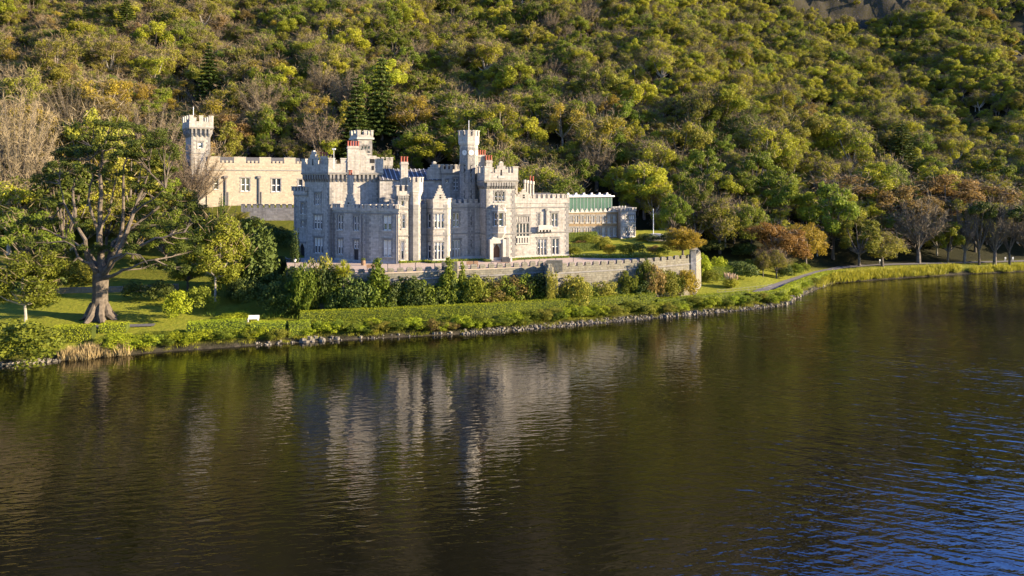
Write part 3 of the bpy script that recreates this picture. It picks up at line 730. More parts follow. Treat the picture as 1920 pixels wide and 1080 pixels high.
# centre range between bay and entrance tower, and behind the turrets
A = fp(742, 2.6); B = fp(905, 2.6)
cr = Block('centre_range', castle, [A, B, add(B, 6), add(A, 6)], ZB, 18.3)
cr.win(0, 849.5, 860.5, 400, 426, lights=2, rows=2); cr.win(0, 848.5, 863, 450.5, 483, lights=3, rows=2)
cr.walls(drop=0.3); cr.string(17.75); cr.string(12.95); cr.plinth(ZB, 1.2)
cr.parapet(0.1, 18.2, 18.7, 0.55, 0.6, 0.45)
o = cr.done()
mb = MB(); L_, e_, n_ = edge(A, B); s_, _ = hit(746.5, A, B); mb.wbox(A, e_, n_, s_-0.09, s_+0.09, 0.1, 0.28, ZB, 17.7, 0); mb.build('drainpipe', M['pipe'], o)
# gabled bay
q = [fp(799, 2.7), fp(812, 0), fp(838.5, 0), fp(849, 2.7)]
gb = Block('gabled_bay', castle, q+[add(q[3], 2), add(q[0], 2)], ZB, 19.0)
gb.win(1, 815, 832.5, 400.5, 428, lights=3, rows=2, hood=False); gb.win(1, 815, 832.5, 454, 487, lights=3, rows=2, hood=False)
gb.win(0, 801, 807.5, 401, 428, lights=1, rows=2, hood=False); gb.win(0, 801, 807.5, 454, 487, lights=1, rows=2, hood=False)
gb.walls(drop=0.3); gb.string(17.75); gb.string(12.95); gb.plinth(ZB, 1.2); gb.quoins([2])
gb.parapet(0.08, 18.9, 19.5, 0.05, 20, 0.3, edges=[2])
gable(gb.mb, q[1], q[2], 0.0, edge(q[1], q[2])[0]-0.1, 19.1, 22.0, 0.45, 6, d=0.03)
gb.mb.wbox(q[1], *edge(q[1], q[2])[1:], 1.2, 1.5, -0.05, 0.08, 19.5, 20.3, 2)
gb.done()
# pale block above the centre, with its lead roof
A = fp(829, 8.5); B = fp(872, 8.5)
ur = Block('upper_range', castle, [A, B, add(B, 7), add(A, 7)], 16, 24.6)
ur.win(0, 850.5, 859.5, 334, 357, lights=2, rows=3, hood=False); ur.win(0, 836.5, 839.5, 337.5, 342.5, lights=1, rows=1, hood=False)
ur.walls(drop=0.3); ur.string(24.1); ur.parapet(0.15, 24.4, 25.1, 0.8, 0.5, 0.4); o = ur.done()
A = fp(712, 9.5); B = fp(829, 9.0)
mr = Block('middle_range', castle, [A, B, add(B, 8), add(A, 8)], 16, 23.0, 'rough_stone')
mr.walls(); mr.string(19.4, 0.2, 0.1); o = mr.done()
mb = MB(); Lm, em, nm = edge(A, B); D = add(A, 8); C_ = add(B, 8)
def lerp2(p, q, t): return (p[0]+(q[0]-p[0])*t, p[1]+(q[1]-p[1])*t)
mA = lerp2(A, D, .5); mB_ = lerp2(B, C_, .5)
mb.face([(*add(A, -.3), 22.95), (*add(B, -.3), 22.95), (*mB_, 25.2), (*mA, 25.2)], 0); mb.face([(*add(C_, .3), 22.95), (*add(D, .3), 22.95), (*mA, 25.2), (*mB_, 25.2)], 0)
mb.face([(*B, 22.95), (*C_, 22.95), (*mB_, 25.2)], 0); mb.face([(*D, 22.95), (*A, 22.95), (*mA, 25.2)], 0)
k = 0.6
while k < Lm-0.3:
    p0 = (A[0]+em[0]*k, A[1]+em[1]*k); p1 = (mA[0]+em[0]*k, mA[1]+em[1]*k)
    p0 = add(p0, -.3); a0 = (p0[0]+em[0]*.16, p0[1]+em[1]*.16); a1 = (p1[0]+em[0]*.16, p1[1]+em[1]*.16)
    mb.face([(*p0, 23.03), (*a0, 23.03), (*a1, 25.3), (*p1, 25.3)], 1); k += 0.85
mb.build('roof', [M['slate'], M['lead']], o)
A = fp(801, 9.2); gpoly = [A, add(A, 0, 2.9), add(A, 0.8, 2.9), add(A, 0.8)]
gd = Block('roof_gable', castle, gpoly, 20, 24.6); gd.walls(); gable(gd.mb, gpoly[0], gpoly[1], 0, 2.9, 24.4, 26.6, 0.7, 4); gd.done()
# octagonal turret with lit battlements, and the chimney turret beside it
cc = fp(777, 1.6)
ot = Block('octagonal_turret', castle, octagon(cc, 1.15, BETA+R_(22.5)), ZB, 21.2)
ot.walls(); ot.string(12.95, 0.2, 0.08); ot.string(17.75, 0.2, 0.08); ot.quoins([4, 5, 6], z1=19)
for z, oo in ((20.2, 0.12), (20.5, 0.24), (20.8, 0.36)): ring(ot.mb, ot.poly, oo, -0.3, z, z+0.29, 3)
ot.parapet(0.38, 21.1, 22.6, 0.75, 0.6, 0.4, th=0.3); ot.done()
A = fp(746, 0.9); B = fp(765.5, 0.9)
ch = Block('chimney_turret', castle, [A, B, add(B, 2.2), add(A, 2.2)], ZB, 20.9)
ch.win(0, 752, 757.5, 377, 386, lights=1, rows=1, hood=False); ch.win(0, 754.5, 759.5, 402, 428, lights=1, rows=2, hood=False); ch.win(0, 752.5, 757.5, 452, 487, lights=1, rows=2, hood=False); ch.string(17.75, .2, .06); ch.string(12.95, .2, .1)
ch.walls(); ch.corbel_table(0.22, 19.3, 20.2, edges=[0, 1, 3], sp=0.45); ch.parapet(0.25, 20.2, 21.0, 0.9, 0.45, 0.4, th=0.35); o = ch.done()
c = fp(757.5, 2.0); chimney(o, c, 1.25, 1.1, 20.5, ZY(303.5, c[1]), 3)
# front block with canted left face
F0 = W2(688, 120.9); F1 = W2(746.5, 119.6); F5 = W2(624.5, 126.4)
F2 = add(F1, 7)
fb = Block('front_block', castle, [F0, F1, F2, add(F5, 5, 3), F5], ZB, 17.6)
fb.win(0, 719, 733.5, 404.5, 432, lights=2, rows=2, blind=0.45); fb.win(0, 719, 733.5, 450.5, 481, lights=2, rows=2, blind=0.9)
fb.win(4, 633, 642.3, 403, 431); fb.win(4, 663, 672, 405, 432.5); fb.win(4, 633, 642.3, 449, 477); fb.win(4, 663, 672, 451, 466.5, hood=True, sill=False)
dd = win_op(F5, F0, 663.3, 672, 467.5, 493); dd = (dd[0], dd[1], ZT+0.05, dd[3]); fb.ops[4].append(dd)
fb.walls(drop=0.4); fb.string(16.95); fb.plinth(ZB, 1.0, 0.05); fb.quoins([0, 4], z1=17.4)
fb.parapet(0.1, 17.4, 17.95, 0.55, 0.62, 0.45, skip={4: [(1.7, 4.6)]})
Lf, ef, nf = edge(F5, F0); s_, d_ = hit(654, F5, F0)
gable(fb.mb, F5, F0, s_-1.35, s_+1.35, 17.9, 21.2, 0.6, 5, d=0.04)
fb.mb.wbox(F5, ef, nf, s_-0.2, s_+0.2, -0.05, 0.09, 18.0, 18.9, 2)
o = fb.done()
c = (F5[0]+ef[0]*s_-nf[0]*0.35, F5[1]+ef[1]*s_-nf[1]*0.35); chimney(o, c, 0.8, 0.75, 20.6, ZY(328.5, c[1]), 2, math.atan2(ef[1], ef[0]), potr=0.2)
mb = MB(); mb.wbox(F5, ef, nf, dd[0]+0.03, dd[1]-0.03, -0.3, -0.22, dd[2], dd[3]-0.02, 0); mb.build('door', M['iron'], o)
for px, E_ in ((626.5, (F5, F0)), (679.5, (F5, F0)), (744.0, (F0, F1))):
    mb = MB(); L_, e_, n_ = edge(*E_); s_, _ = hit(px, *E_); s_ = min(max(s_, 0.2), L_-0.2); mb.wbox(E_[0], e_, n_, s_-0.09, s_+0.09, 0.12, 0.3, ZB, 16.9, 0); mb.build('drainpipe', M['pipe'], o)
# keep tower behind it
KA = W2(618, 127.0); KB = W2(571, 131.5)
L_, e_, n_ = edge(KB, KA)
KC = (KA[0]+U[0]*9.6, KA[1]+U[1]*9.6)
s_, _ = hit(712.5, KA, KC); KC = (KA[0]+U[0]*s_, KA[1]+U[1]*s_)
kp = Block('keep_tower', castle, [KA, KC, add(KC, 9), add(KB, 5, 2.0), KB], ZB, 24.0)
kp.win(4, 589.8, 601.5, 363, 384, lights=3, rows=2); kp.win(4, 588.3, 604, 404, 430, lights=3, rows=2); kp.win(4, 589, 605, 446.5, 475, lights=3, rows=2)
kp.walls(drop=0.2); kp.quoins([0, 1, 4], z1=22.0)
kp.corbel_table(0.5, 22.6, 24.0, edges=[0, 1, 4], sp=0.78); kp.string(24.15, 0.24, 0.64)
kp.parapet(0.52, 24.0, 26.0, 0.95, 1.15, 0.85, skip={4: [(2.2, 5.4)], 0: [(3.6, 9.4)]})
PK = off_poly(kp.poly, 0.52); Lk, ek, nk = edge(PK[4], PK[0])
gable(kp.mb, PK[4], PK[0], 1.9, 5.2, 26.0, 28.6, 0.42, 4, d=0.03); kp.mb.wbox(PK[4], ek, nk, 3.35, 3.75, -0.05, 0.05, 25.8, 26.9, 2)
Lk, ek, nk = edge(PK[0], PK[1]); 
kp.mb.wbox(PK[0], ek, nk, 3.6, 9.3, -0.42, 0.03, 25.95, 26.6, 0); kp.mb.wbox(PK[0], ek, nk, 4.2, 8.9, -0.42, 0.034, 26.6, 27.6, 0); kp.mb.wbox(PK[0], ek, nk, 4.8, 7.0, -0.42, 0.038, 27.6, 28.6, 0)
kp.mb.wbox(PK[0], ek, nk, 7.6, 8.5, -0.3, 0.06, 26.2, 27.0, 2); kp.mb.wbox(PK[0], ek, nk, 8.0, 8.4, -0.3, 0.06, 24.9, 25.7, 2)
o = kp.done()
for dz, (x, y) in enumerate(((0, 0),)):
    c = (PK[4][0]+edge(PK[4], PK[0])[1][0]*6.2, PK[4][1]+edge(PK[4], PK[0])[1][1]*6.2); c = add(c, 1.6, 0.5); chimney(o, c, 1.2, 1.0, 24, ZY(293, c[1]), 3, pot_h=0.8)
c = add(fp(662, 11.2)); chimney(o, c, 2.1, 1.2, 24, ZY(274, c[1]), 5)
mb = MB(); c = fp(626, 10); mb.tube([(*c, 25), (*c, ZY(279, c[1]))], [0.05, 0.04], 5); mb.box(c[0]-0.3, c[0]+0.3, c[1]-0.1, c[1]+0.1, ZY(281, c[1]), ZY(278, c[1])); mb.build('floodlight_mast', M['white_metal'], o)
A = fp(671, 12.5); B = fp(697.5, 12.5); e2 = (math.cos(R_(128)), math.sin(R_(128)))
bt = Block('bell_tower', castle, [A, B, (B[0]+e2[0]*3, B[1]+e2[1]*3), (A[0]+e2[0]*3, A[1]+e2[1]*3)], 22, ZY(259, A[1]))
for a, b in ((676.8, 681.2), (683, 687.4), (689, 693.4)): bt.win(0, a, b, 274, 287, lights=1, rows=1, arched=True, hood=False, frame='stone')
bt.wins_at(3, 0.7, 1.2, ZY(287, A[1]), ZY(275, A[1]), lights=1, rows=1, arched=True, hood=False, frame='stone'); bt.wins_at(3, 1.7, 2.2, ZY(287, A[1]), ZY(275, A[1]), lights=1, rows=1, arched=True, hood=False, frame='stone')
bt.walls(drop=0.2); zt = bt.z1; bt.string(zt-0.2, 0.35, 0.28, 3); bt.string(zt-3.9, 0.2, 0.1)
bt.parapet(0.15, zt+0.1, zt+0.65, 0.75, 0.75, 0.6, th=0.35); bt.quoins([0, 1]); bt.done()
# block behind the keep
A = fp(700, 17); rr = Block('rear_range', castle, [A, add(A, 0, 3.6), add(A, 5, 3.6), add(A, 5)], 17, ZY(309, A[1])); rr.walls(); rr.parapet(0.25, rr.z1-0.1, rr.z1+0.9, 0.5, 0.5, 0.4, th=0.3); rr.corbel_table(0.22, rr.z1-0.9, rr.z1-0.1, edges=[0, 1, 3], sp=0.55); rr.done()
# link with the gateway arch at the left
A = W2(553, 133.2); B = W2(575, 131.0)
lk = Block('gate_link', castle, [A, B, add(B, 5), add(A, 5)], ZB-1, 20.2)
lk.win(0, 564.5, 572.5, 381, 401); lk.win(0, 564.5, 572.5, 415, 426, rows=1)
go = win_op(A, B, 561.5, 571.5, 456, 487); go = (go[0], go[1], ZT-0.3, go[3]); lk.ops[0].append(go)
lk.walls(drop=0.2); lk.string(20.0, 0.2, 0.25); lk.parapet(0.22, 20.1, 20.9, 0.75, 0.55, 0.45); lk.quoins([0], z1=19.8)
L_, e_, n_ = edge(A, B)
for sg, x in ((1, go[0]), (-1, go[1])):
    for k in range(4):
        ww = (go[1]-go[0])*(0.05+0.115*k); a, b_ = (x, x+ww) if sg > 0 else (x-ww, x)
        lk.mb.wbox(A, e_, n_, a, b_, -0.15, 0.06-0.01*k, go[3]-0.9+0.24*k, go[3]-0.66+0.24*k if k < 3 else go[3]-0.003, 3)
lk.mb.wbox(A, e_, n_, go[0]-0.35, go[1]+0.35, -0.05, 0.12, go[3]+0.003, go[3]+0.35, 1)
lk.done()
# long pale wing up the slope at the left, with its corner tower
WA = W2(388, 157.7); WB = W2(571, 167.0); Lw, ew, nw = edge(WA, WB)
bk = (-nw[0]*10, -nw[1]*10)
pw = [WA, WB, (WB[0]+bk[0], WB[1]+bk[1]), (WA[0]+bk[0], WA[1]+bk[1])]
wg = Block('upper_wing', castle, pw, 13.5, 26.6, 'cream_stone')
for a, b, t, bb in ((401, 409, 333, 355), (452, 468, 334, 358.5), (509.5, 526, 335, 359.5), (559, 567, 336.5, 359)): wg.win(0, a, b, t, bb, lights=2 if b-a > 9 else 1, rows=2, hood=False)
wg.walls(drop=0.4); wg.string(25.4, 0.22, 0.12)
ring(wg.mb, pw, 0.06, -0.4, 26.5, 27.2, 0)
for k in range(4):
    s0 = 0.2+k*Lw/4*1.03
    wg.mb.wbox(WA, ew, nw, s0, min(s0+2.6, Lw-0.02), -0.36, 0.075, 27.15, 28.5, 0); wg.mb.wbox(WA, ew, nw, s0-0.06, min(s0+2.66, Lw), -0.42, 0.14, 28.502, 28.62, 3)
    for j in range(3):
        a = s0+2.95+j*0.88
        if a+0.5 < Lw: wg.mb.wbox(WA, ew, nw, a, a+0.5, -0.35, 0.08, 27.15, 27.75, 0)
o = wg.done()
mb = MB(); c3 = [(p[0]-nw[0]*0.0, p[1]) for p in pw]
i0 = off_poly(pw, -0.5); mA = lerp2(i0[0], i0[3], .5); mB_ = lerp2(i0[1], i0[2], .5)
mb.face([(*i0[0], 26.7), (*i0[1], 26.7), (*mB_, 28.75), (*mA, 28.75)], 0); mb.face([(*i0[2], 26.7), (*i0[3], 26.7), (*mA, 28.75), (*mB_, 28.75)], 0)
mb.face([(*i0[1], 26.7), (*i0[2], 26.7), (*mB_, 28.75)], 0); mb.face([(*i0[3], 26.7), (*i0[0], 26.7), (*mA, 28.75)], 0)
mb.build('roof', M['slate'], o)
for px in (423.5, 486):
    mb = MB(); s_, d_ = hit(px, WA, WB); mb.wbox(WA, ew, nw, s_-0.13, s_+0.13, 0.06, 0.32, 17.3, 24.1, 0); mb.wbox(WA, ew, nw, s_-0.4, s_+0.4, 0.05, 0.42, 23.6, 24.2, 0); mb.wbox(WA, ew, nw, s_+0.35, s_+0.6, 0.06, 0.3, 17.3, 20.4, 0); mb.build('drainpipe', M['pipe'], o)
TA = W2(359, 156.5); Ltw = 4.9
s_, _ = hit(394, TA, (TA[0]+ew[0]*8, TA[1]+ew[1]*8)); TB = (TA[0]+ew[0]*s_, TA[1]+ew[1]*s_)
lm = (-0.62, 0.785); TD = (TA[0]+lm[0]*5.5, TA[1]+lm[1]*5.5); TC_ = (TB[0]+lm[0]*5.5, TB[1]+lm[1]*5.5)
tw = Block('corner_tower', castle, [TA, TB, TC_, TD], 13.5, ZY(242, 157.5))
tw.win(0, 371, 380, 267, 277.5, lights=1, rows=1); tw.wins_at(3, 2.2, 3.4, 24, 27, lights=1, rows=2); tw.walls(drop=0.1); z1 = tw.z1
tw.quoins([0, 1], z0=26, z1=z1-1.6); tw.corbel_table(0.55, z1-1.9, z1, edges=[0, 1, 3], sp=1.0); tw.string(z1+0.15, 0.22, 0.66)
tw.parapet(0.55, z1, z1+1.7, 1.25, 0.85, 1.0); ring(tw.mb, tw.poly, 0.1, -0.2, 29.2, 29.4, 1)
o = tw.done(); mb = MB(); c = (TA[0]+0.3, TA[1]+0.3); mb.tube([(*c, z1), (*c, ZY(200, c[1]))], [0.09, 0.06], 6); mb.build('flagpole', M['white_metal'], o)
# retaining wall and stepped terrace below the upper wing
rw = [W2(452, 150), W2(558, 150)]
rt = empty('retaining_wall', (*rw[0], 12)); tag(rt, 'low battlemented retaining wall in shade below the long upper wing', 'wall')
mb = MB(); L_, e_, n_ = edge(*rw); mb.wbox(rw[0], e_, n_, 0, L_, -0.5, 0, 9, ZY(389.5, 150), 0); merlons(mb, *rw, ZY(389.5, 150), 0.7, 0.8, 0.45, 0.4, 0, 1)
ob_ = mb.build('wall', [M['rough_stone'], M['dressing']], rt); ob_.location = [-c for c in rt.location]
mb = MB(); b0 = W2(540, 133.5)
# ------------------------------------------------------------------ brown annexe
annexe = empty('annexe', (*W2(1110, 152), 9.5)); tag(annexe, 'brown two-storey annexe with a green glass upper floor, right of the castle', 'building')
A = W2(1058, 147.5); s2 = W2(1166, 153.0)
zt = ZY(398, 150)
an = Block('annexe_range', annexe, [A, s2, (s2[0]-2.5, s2[1]+8), (A[0]-2.5, A[1]+8)], 8.4, zt, 'brown_stone')
for k in range(10):
    px = 1071+k*10.15
    if px < 1160: an.win(0, px-2.3, px+2.3, 404.5, 417.3, lights=2, rows=1, hood=False); an.win(0, px-2.5, px+2.5, 427, 442.5, lights=2, rows=1, hood=False)
an.walls(); an.string(zt-0.05, 0.18, 0.16, 3)
La, ea, na = edge(A, s2)
for k in range(11):
    s0 = 0.5+k*1.16
    if s0+0.7 < La:
        an.mb.wbox(A, ea, na, s0, s0+0.72, -0.3, 0.06, zt+0.13, zt+0.5, 3); an.mb.wbox(A, ea, na, s0+0.18, s0+0.54, -0.3, 0.07, zt+0.5, zt+0.8, 3)
an.done()
A2 = W2(1164, 151.2); B2 = W2(1192, 154)
pv = Block('end_pavilion', annexe, [A2, B2, (B2[0]-2, B2[1]+8), (A2[0]-2, A2[1]+8)], 8.4, ZY(396, 152), 'rough_stone')
pv.win(0, 1173.5, 1177.5, 405, 415.5, lights=1, hood=False); pv.win(0, 1180, 1190, 404, 416, lights=3, hood=False); pv.win(0, 1173.5, 1177.5, 427, 443, lights=1, hood=False); pv.win(0, 1180, 1190, 426, 443, lights=3, hood=False)
pv.walls(); pv.string(pv.z1-0.05, 0.18, 0.14); pv.parapet(0.1, pv.z1, pv.z1+0.25, 0.35, 0.5, 0.4, th=0.3)
for k in (0, 1, 2): pv.mb.wbox(A2, *edge(A2, B2)[1:], 0.6+k*0.9, 0.8+k*0.9, -1.2, -1.0, pv.z1, pv.z1+1.2, 3)
pv.done()
gA = W2(1058, 151.5); gB = W2(1148, 157.0); Lg, eg, ng = edge(gA, gB); mb = MB()
z0g, z1g = 15.0, ZY(369.5, 153)
gC = (gB[0]-2, gB[1]+5); gD = (gA[0]-2, gA[1]+5)
for P_, Q_ in ((gA, gB), (gB, gC), (gC, gD), (gD, gA)): wallface(mb, P_, Q_, z0g, z1g)
k = 0.4
while k < Lg: mb.wbox(gA, eg, ng, k, k+0.06, -0.05, 0.05, z0g, z1g, 1); k += 0.93
gl = mb.build('glazed_storey', [M['green_glass'], M['lead']], annexe); gl.location = [-c for c in annexe.location]
mb = MB(); mb.wbox(gA, eg, ng, -0.2, Lg+0.3, -5.4, 0.5, z1g+0.004, z1g+0.28, 0)
k = 0.8
while k < Lg-0.8: mb.wbox(gA, eg, ng, k, k+1.3, -4.0, -0.4, z1g+0.29, z1g+0.34+0.2, 1); mb.wbox(gA, eg, ng, k+1.4, k+1.75, -2.6, -2.2, z1g+0.28, z1g+0.9, 0); k += 2.1
rf_ = mb.build('flat_roof', [M['white_metal'], M['lead']], annexe); rf_.location = [-c for c in annexe.location]

# ------------------------------------------------------------------ terrace wall
tw_root = empty('terrace_wall', (*WALL[4], 3)); tag(tw_root, 'long battlemented terrace wall of weathered stone below the drive', 'wall')
def wall_run(name, pts, zt, zb, mh=0.62, mw=1.05, gw=0.5, th=0.55):
    mb = MB()
    zs = zt if isinstance(zt, (list, tuple)) else [zt]*len(pts)
    for k, (a, b) in enumerate(zip(pts[:-1], pts[1:])):
        L, e, nn = edge(a, b); z0, z1 = zs[k], zs[k+1]
        def P(s, d, z): return (a[0]+e[0]*s+nn[0]*d, a[1]+e[1]*s+nn[1]*d, z)
        mb.hexa([P(0, .15, zb), P(L, .15, zb), P(L, -th, zb), P(0, -th, zb)], [P(0, 0, z0), P(L, 0, z1), P(L, -th, z1), P(0, -th, z0)], 0)
        mb.hexa([P(-.04, .14, z0-1.15), P(L+.04, .14, z1-1.15), P(L+.04, -.1, z1-1.15), P(-.04, -.1, z0-1.15)], [P(-.04, .13, z0-.95), P(L+.04, .13, z1-.95), P(L+.04, -.1, z1-.95), P(-.04, -.1, z0-.95)], 1)
        n_m = max(1, round(L/(mw+gw))); p = L/n_m
        for i in range(n_m):
            s0 = i*p+gw/2; s1 = (i+1)*p-gw/2; zz = z0+(z1-z0)*(i+.5)/n_m; j = random.uniform(-.05, .05)
            mb.wbox(a, e, nn, s0, s1, -th+.03, -.02, zz-.2, zz+mh*0.7+j, 0)
            c0 = zz+mh*0.7+j
            mb.hexa([P(s0, -.0, c0), P(s1, -.0, c0), P(s1, -th+.01, c0), P(s0, -th+.01, c0)], [P(s0+.12, -.15, c0+mh*.3), P(s1-.12, -.15, c0+mh*.3), P(s1-.12, -th+.15, c0+mh*.3), P(s0+.12, -th+.15, c0+mh*.3)], 0)
    o = mb.build(name, [M['terrace_stone'], M['dressing']], tw_root); o.location = [-c for c in tw_root.location]; return o
wall_run('parapet_wall', WALL+[W2(1027, 116.6)], [8.1, 8.05, 8.05, 8.05, 8.12, 8.25, 8.3], 0.5, mh=.85)
wall_run('bastion', [W2(1020, 117.5), BAST[0]], 8.35, 0.5, th=0.8)
wall_run('bastion', BAST, [8.35, 8.35, 8.35, 8.45, 8.7], 0.5)
e1_ = W2(1310, 134); wall_run('return_wall', [(33.5, 126.0), (e1_[0]+.4, 134), (39.1, 150), (W2(1250, 166)[0]+.7, 166)], [8.5, 8.7, 9.9, 11.1], 0.5, mh=.4)
mb = MB(); c = W2(1299, 125.6); mb.box(c[0]-.5, c[0]+.5, c[1]-.5, c[1]+.5, 1, 10.2); mb.hexa([(c[0]-.72, c[1]-.72, 10.2), (c[0]+.72, c[1]-.72, 10.2), (c[0]+.72, c[1]+.72, 10.2), (c[0]-.72, c[1]+.72, 10.2)], [(c[0]-.3, c[1]-.3, 10.75), (c[0]+.3, c[1]-.3, 10.75), (c[0]+.3, c[1]+.3, 10.75), (c[0]-.3, c[1]+.3, 10.75)])
o = mb.build('pillar', M['rough_stone'], tw_root); o.location = [-c_ for c_ in tw_root.location]
# three raised blocks on the wall, as in the photo
for px in (843, 1040):
    c = W2(px, 111.6 if px < 900 else 114.2); mb = MB(); mb.box(c[0]-1.3, c[0]+1.3, c[1]-.2, c[1]+.55, 7.6, 9.5); o = mb.build('raised_block', M['terrace_stone'], tw_root); o.location = [-c_ for c_ in tw_root.location]
# low wall on the left lawn
def gpt(px, y): p = gp(px, y); return (p[0], p[1])
lw = [gpt(95, 552), gpt(240, 548), gpt(335, 543)]
mb = MB()
for a, b in zip(lw[:-1], lw[1:]):
    L, e, nn = edge(a, b); z = hgrid(*a); z2 = hgrid(*b)
    def P(s, d, z): return (a[0]+e[0]*s+nn[0]*d, a[1]+e[1]*s+nn[1]*d, z)
    mb.hexa([P(0, 0, z-1), P(L, 0, z2-1), P(L, -.6, z2-1), P(0, -.6, z-1)], [P(0, 0, z+.95), P(L, 0, z2+.95), P(L, -.6, z2+.95), P(0, -.6, z+.95)], 0)
tag(mb.build('low_garden_wall', [M['terrace_stone']]), 'low stone wall across the shaded lawn behind the big spreading pine', 'wall')

# ------------------------------------------------------------------ foliage helpers
def leafmesh(name, P, Nn, size, mat, aspect=0.62, tang=None, fold=0.0):
    """one small rhombic face per leaf spray"""
    n = len(P)
    Nn = Nn/np.maximum(np.linalg.norm(Nn, axis=1, keepdims=True), 1e-6)
    if tang is None: tang = rng.normal(size=(n, 3))
    tang = tang-Nn*(tang*Nn).sum(1, keepdims=True); tang /= np.maximum(np.linalg.norm(tang, axis=1, keepdims=True), 1e-6)
    bi = np.cross(Nn, tang); s = np.asarray(size).reshape(-1, 1)
    v = np.stack([P-tang*s, P-bi*s*aspect+Nn*s*fold, P+tang*s, P+bi*s*aspect+Nn*s*fold], axis=1).reshape(-1, 3)
    me = bpy.data.meshes.new(name)
    me.vertices.add(4*n); me.vertices.foreach_set('co', v.astype(np.float32).ravel())
    me.loops.add(4*n); me.loops.foreach_set('vertex_index', np.arange(4*n, dtype=np.int32))
    me.polygons.add(n); me.polygons.foreach_set('loop_start', np.arange(0, 4*n, 4, dtype=np.int32)); me.polygons.foreach_set('loop_total', np.full(n, 4, dtype=np.int32))
    me.materials.append(mat); me.update(calc_edges=True); return me
def add_twigs(me, P, T, ln, mat, asp=.05):
    """a crown mesh joined with thin bare twigs in a second material"""
    tm = leafmesh('twigs', P, rng.normal(size=P.shape), ln, mat, aspect=asp, tang=T)
    n0, n1 = len(me.vertices), len(tm.vertices); co = np.empty((n0+n1)*3, np.float32)
    me.vertices.foreach_get('co', co[:n0*3]); b = np.empty(n1*3, np.float32); tm.vertices.foreach_get('co', b); co[n0*3:] = b
    n = (n0+n1)//4; out_ = bpy.data.meshes.new(me.name); out_.vertices.add(n0+n1); out_.vertices.foreach_set('co', co)
    out_.loops.add(4*n); out_.loops.foreach_set('vertex_index', np.arange(4*n, dtype=np.int32)); out_.polygons.add(n)
    out_.polygons.foreach_set('loop_start', np.arange(0, 4*n, 4, dtype=np.int32)); out_.polygons.foreach_set('loop_total', np.full(n, 4, dtype=np.int32))
    out_.materials.append(me.materials[0]); out_.materials.append(mat)
    out_.polygons.foreach_set('material_index', np.concatenate([np.zeros(n0//4, np.int32), np.ones(n1//4, np.int32)])); out_.update(calc_edges=True)
    bpy.data.meshes.remove(tm); bpy.data.meshes.remove(me); return out_
def sph(n):
    d = rng.normal(size=(n, 3)); return d/np.linalg.norm(d, axis=1, keepdims=True)
def clump_leaves(clumps, per_area, jitter=0.55, inner=0.55, minz=-0.75, leaf=0.3):
    """clumps: (x,y,z,rx,rz); leaves spread through the outer shell of each"""
    Ps, Ns = [], []
    for x, y, z, rx, rz in clumps:
        n = max(8, int(per_area*4*math.pi*rx*(rx+rz)/2))
        d = sph(n); d[:, 2] = np.where(d[:, 2] < minz, -d[:, 2]*0.6, d[:, 2])
        rad = inner+(1.06-inner)*rng.random(n)**0.6
        p = d*rad[:, None]*np.array([rx, rx, rz])+np.array([x, y, z])
        nn = d*np.array([1, 1, rx/max(rz, .05)])+rng.normal(size=(n, 3))*jitter
        Ps.append(p); Ns.append(nn)
    return np.concatenate(Ps), np.concatenate(Ns)
def crown_clumps(R, H, zc, k, r0, r1, squash=0.95, low=-0.75, wob=0.34):
    out = []
    for i in range(k):
        u = low+(1-low)*(i+0.5)/k; a = i*2.39996+rng.uniform(-.4, .4); q = math.sqrt(max(0, 1-u*u))
        f = 0.70*(1+rng.uniform(-wob, wob)); r = rng.uniform(r0, r1)
        out.append((R*q*f*math.cos(a), R*q*f*math.sin(a), zc+H*u*f, r, r*squash))
    out.append((0, 0, zc+H*0.2, R*0.5, H*0.45))
    return out
def limbs(mb, base_r, fork, targets, m=0, n=6):
    for t in targets:
        mid = (fork[0]*.45+t[0]*.55, fork[1]*.45+t[1]*.55, fork[2]+(t[2]-fork[2])*.42)
        mb.tube([fork, mid, t], [base_r*.55, base_r*.36, base_r*.12], n, m)
PROTO = {}
def proto(kind, crown_me, trunk_mb, bark, width, height, name):
    trunk_me = None
    if trunk_mb is not None:
        o = trunk_mb.build('trunk', M[bark], None, smooth=True); trunk_me = o.data; bpy.data.objects.remove(o)
    co = np.empty(len(crown_me.vertices)*3, np.float32); crown_me.vertices.foreach_get('co', co); co = co.reshape(-1, 3)
    lo, hi = np.percentile(co, 1.0, axis=0), np.percentile(co, 99.3, axis=0)
    PROTO.setdefault(kind, []).append(dict(crown=crown_me, trunk=trunk_me, w=float((hi[0]-lo[0]+hi[1]-lo[1])/2), h=float(hi[2]), name=name))
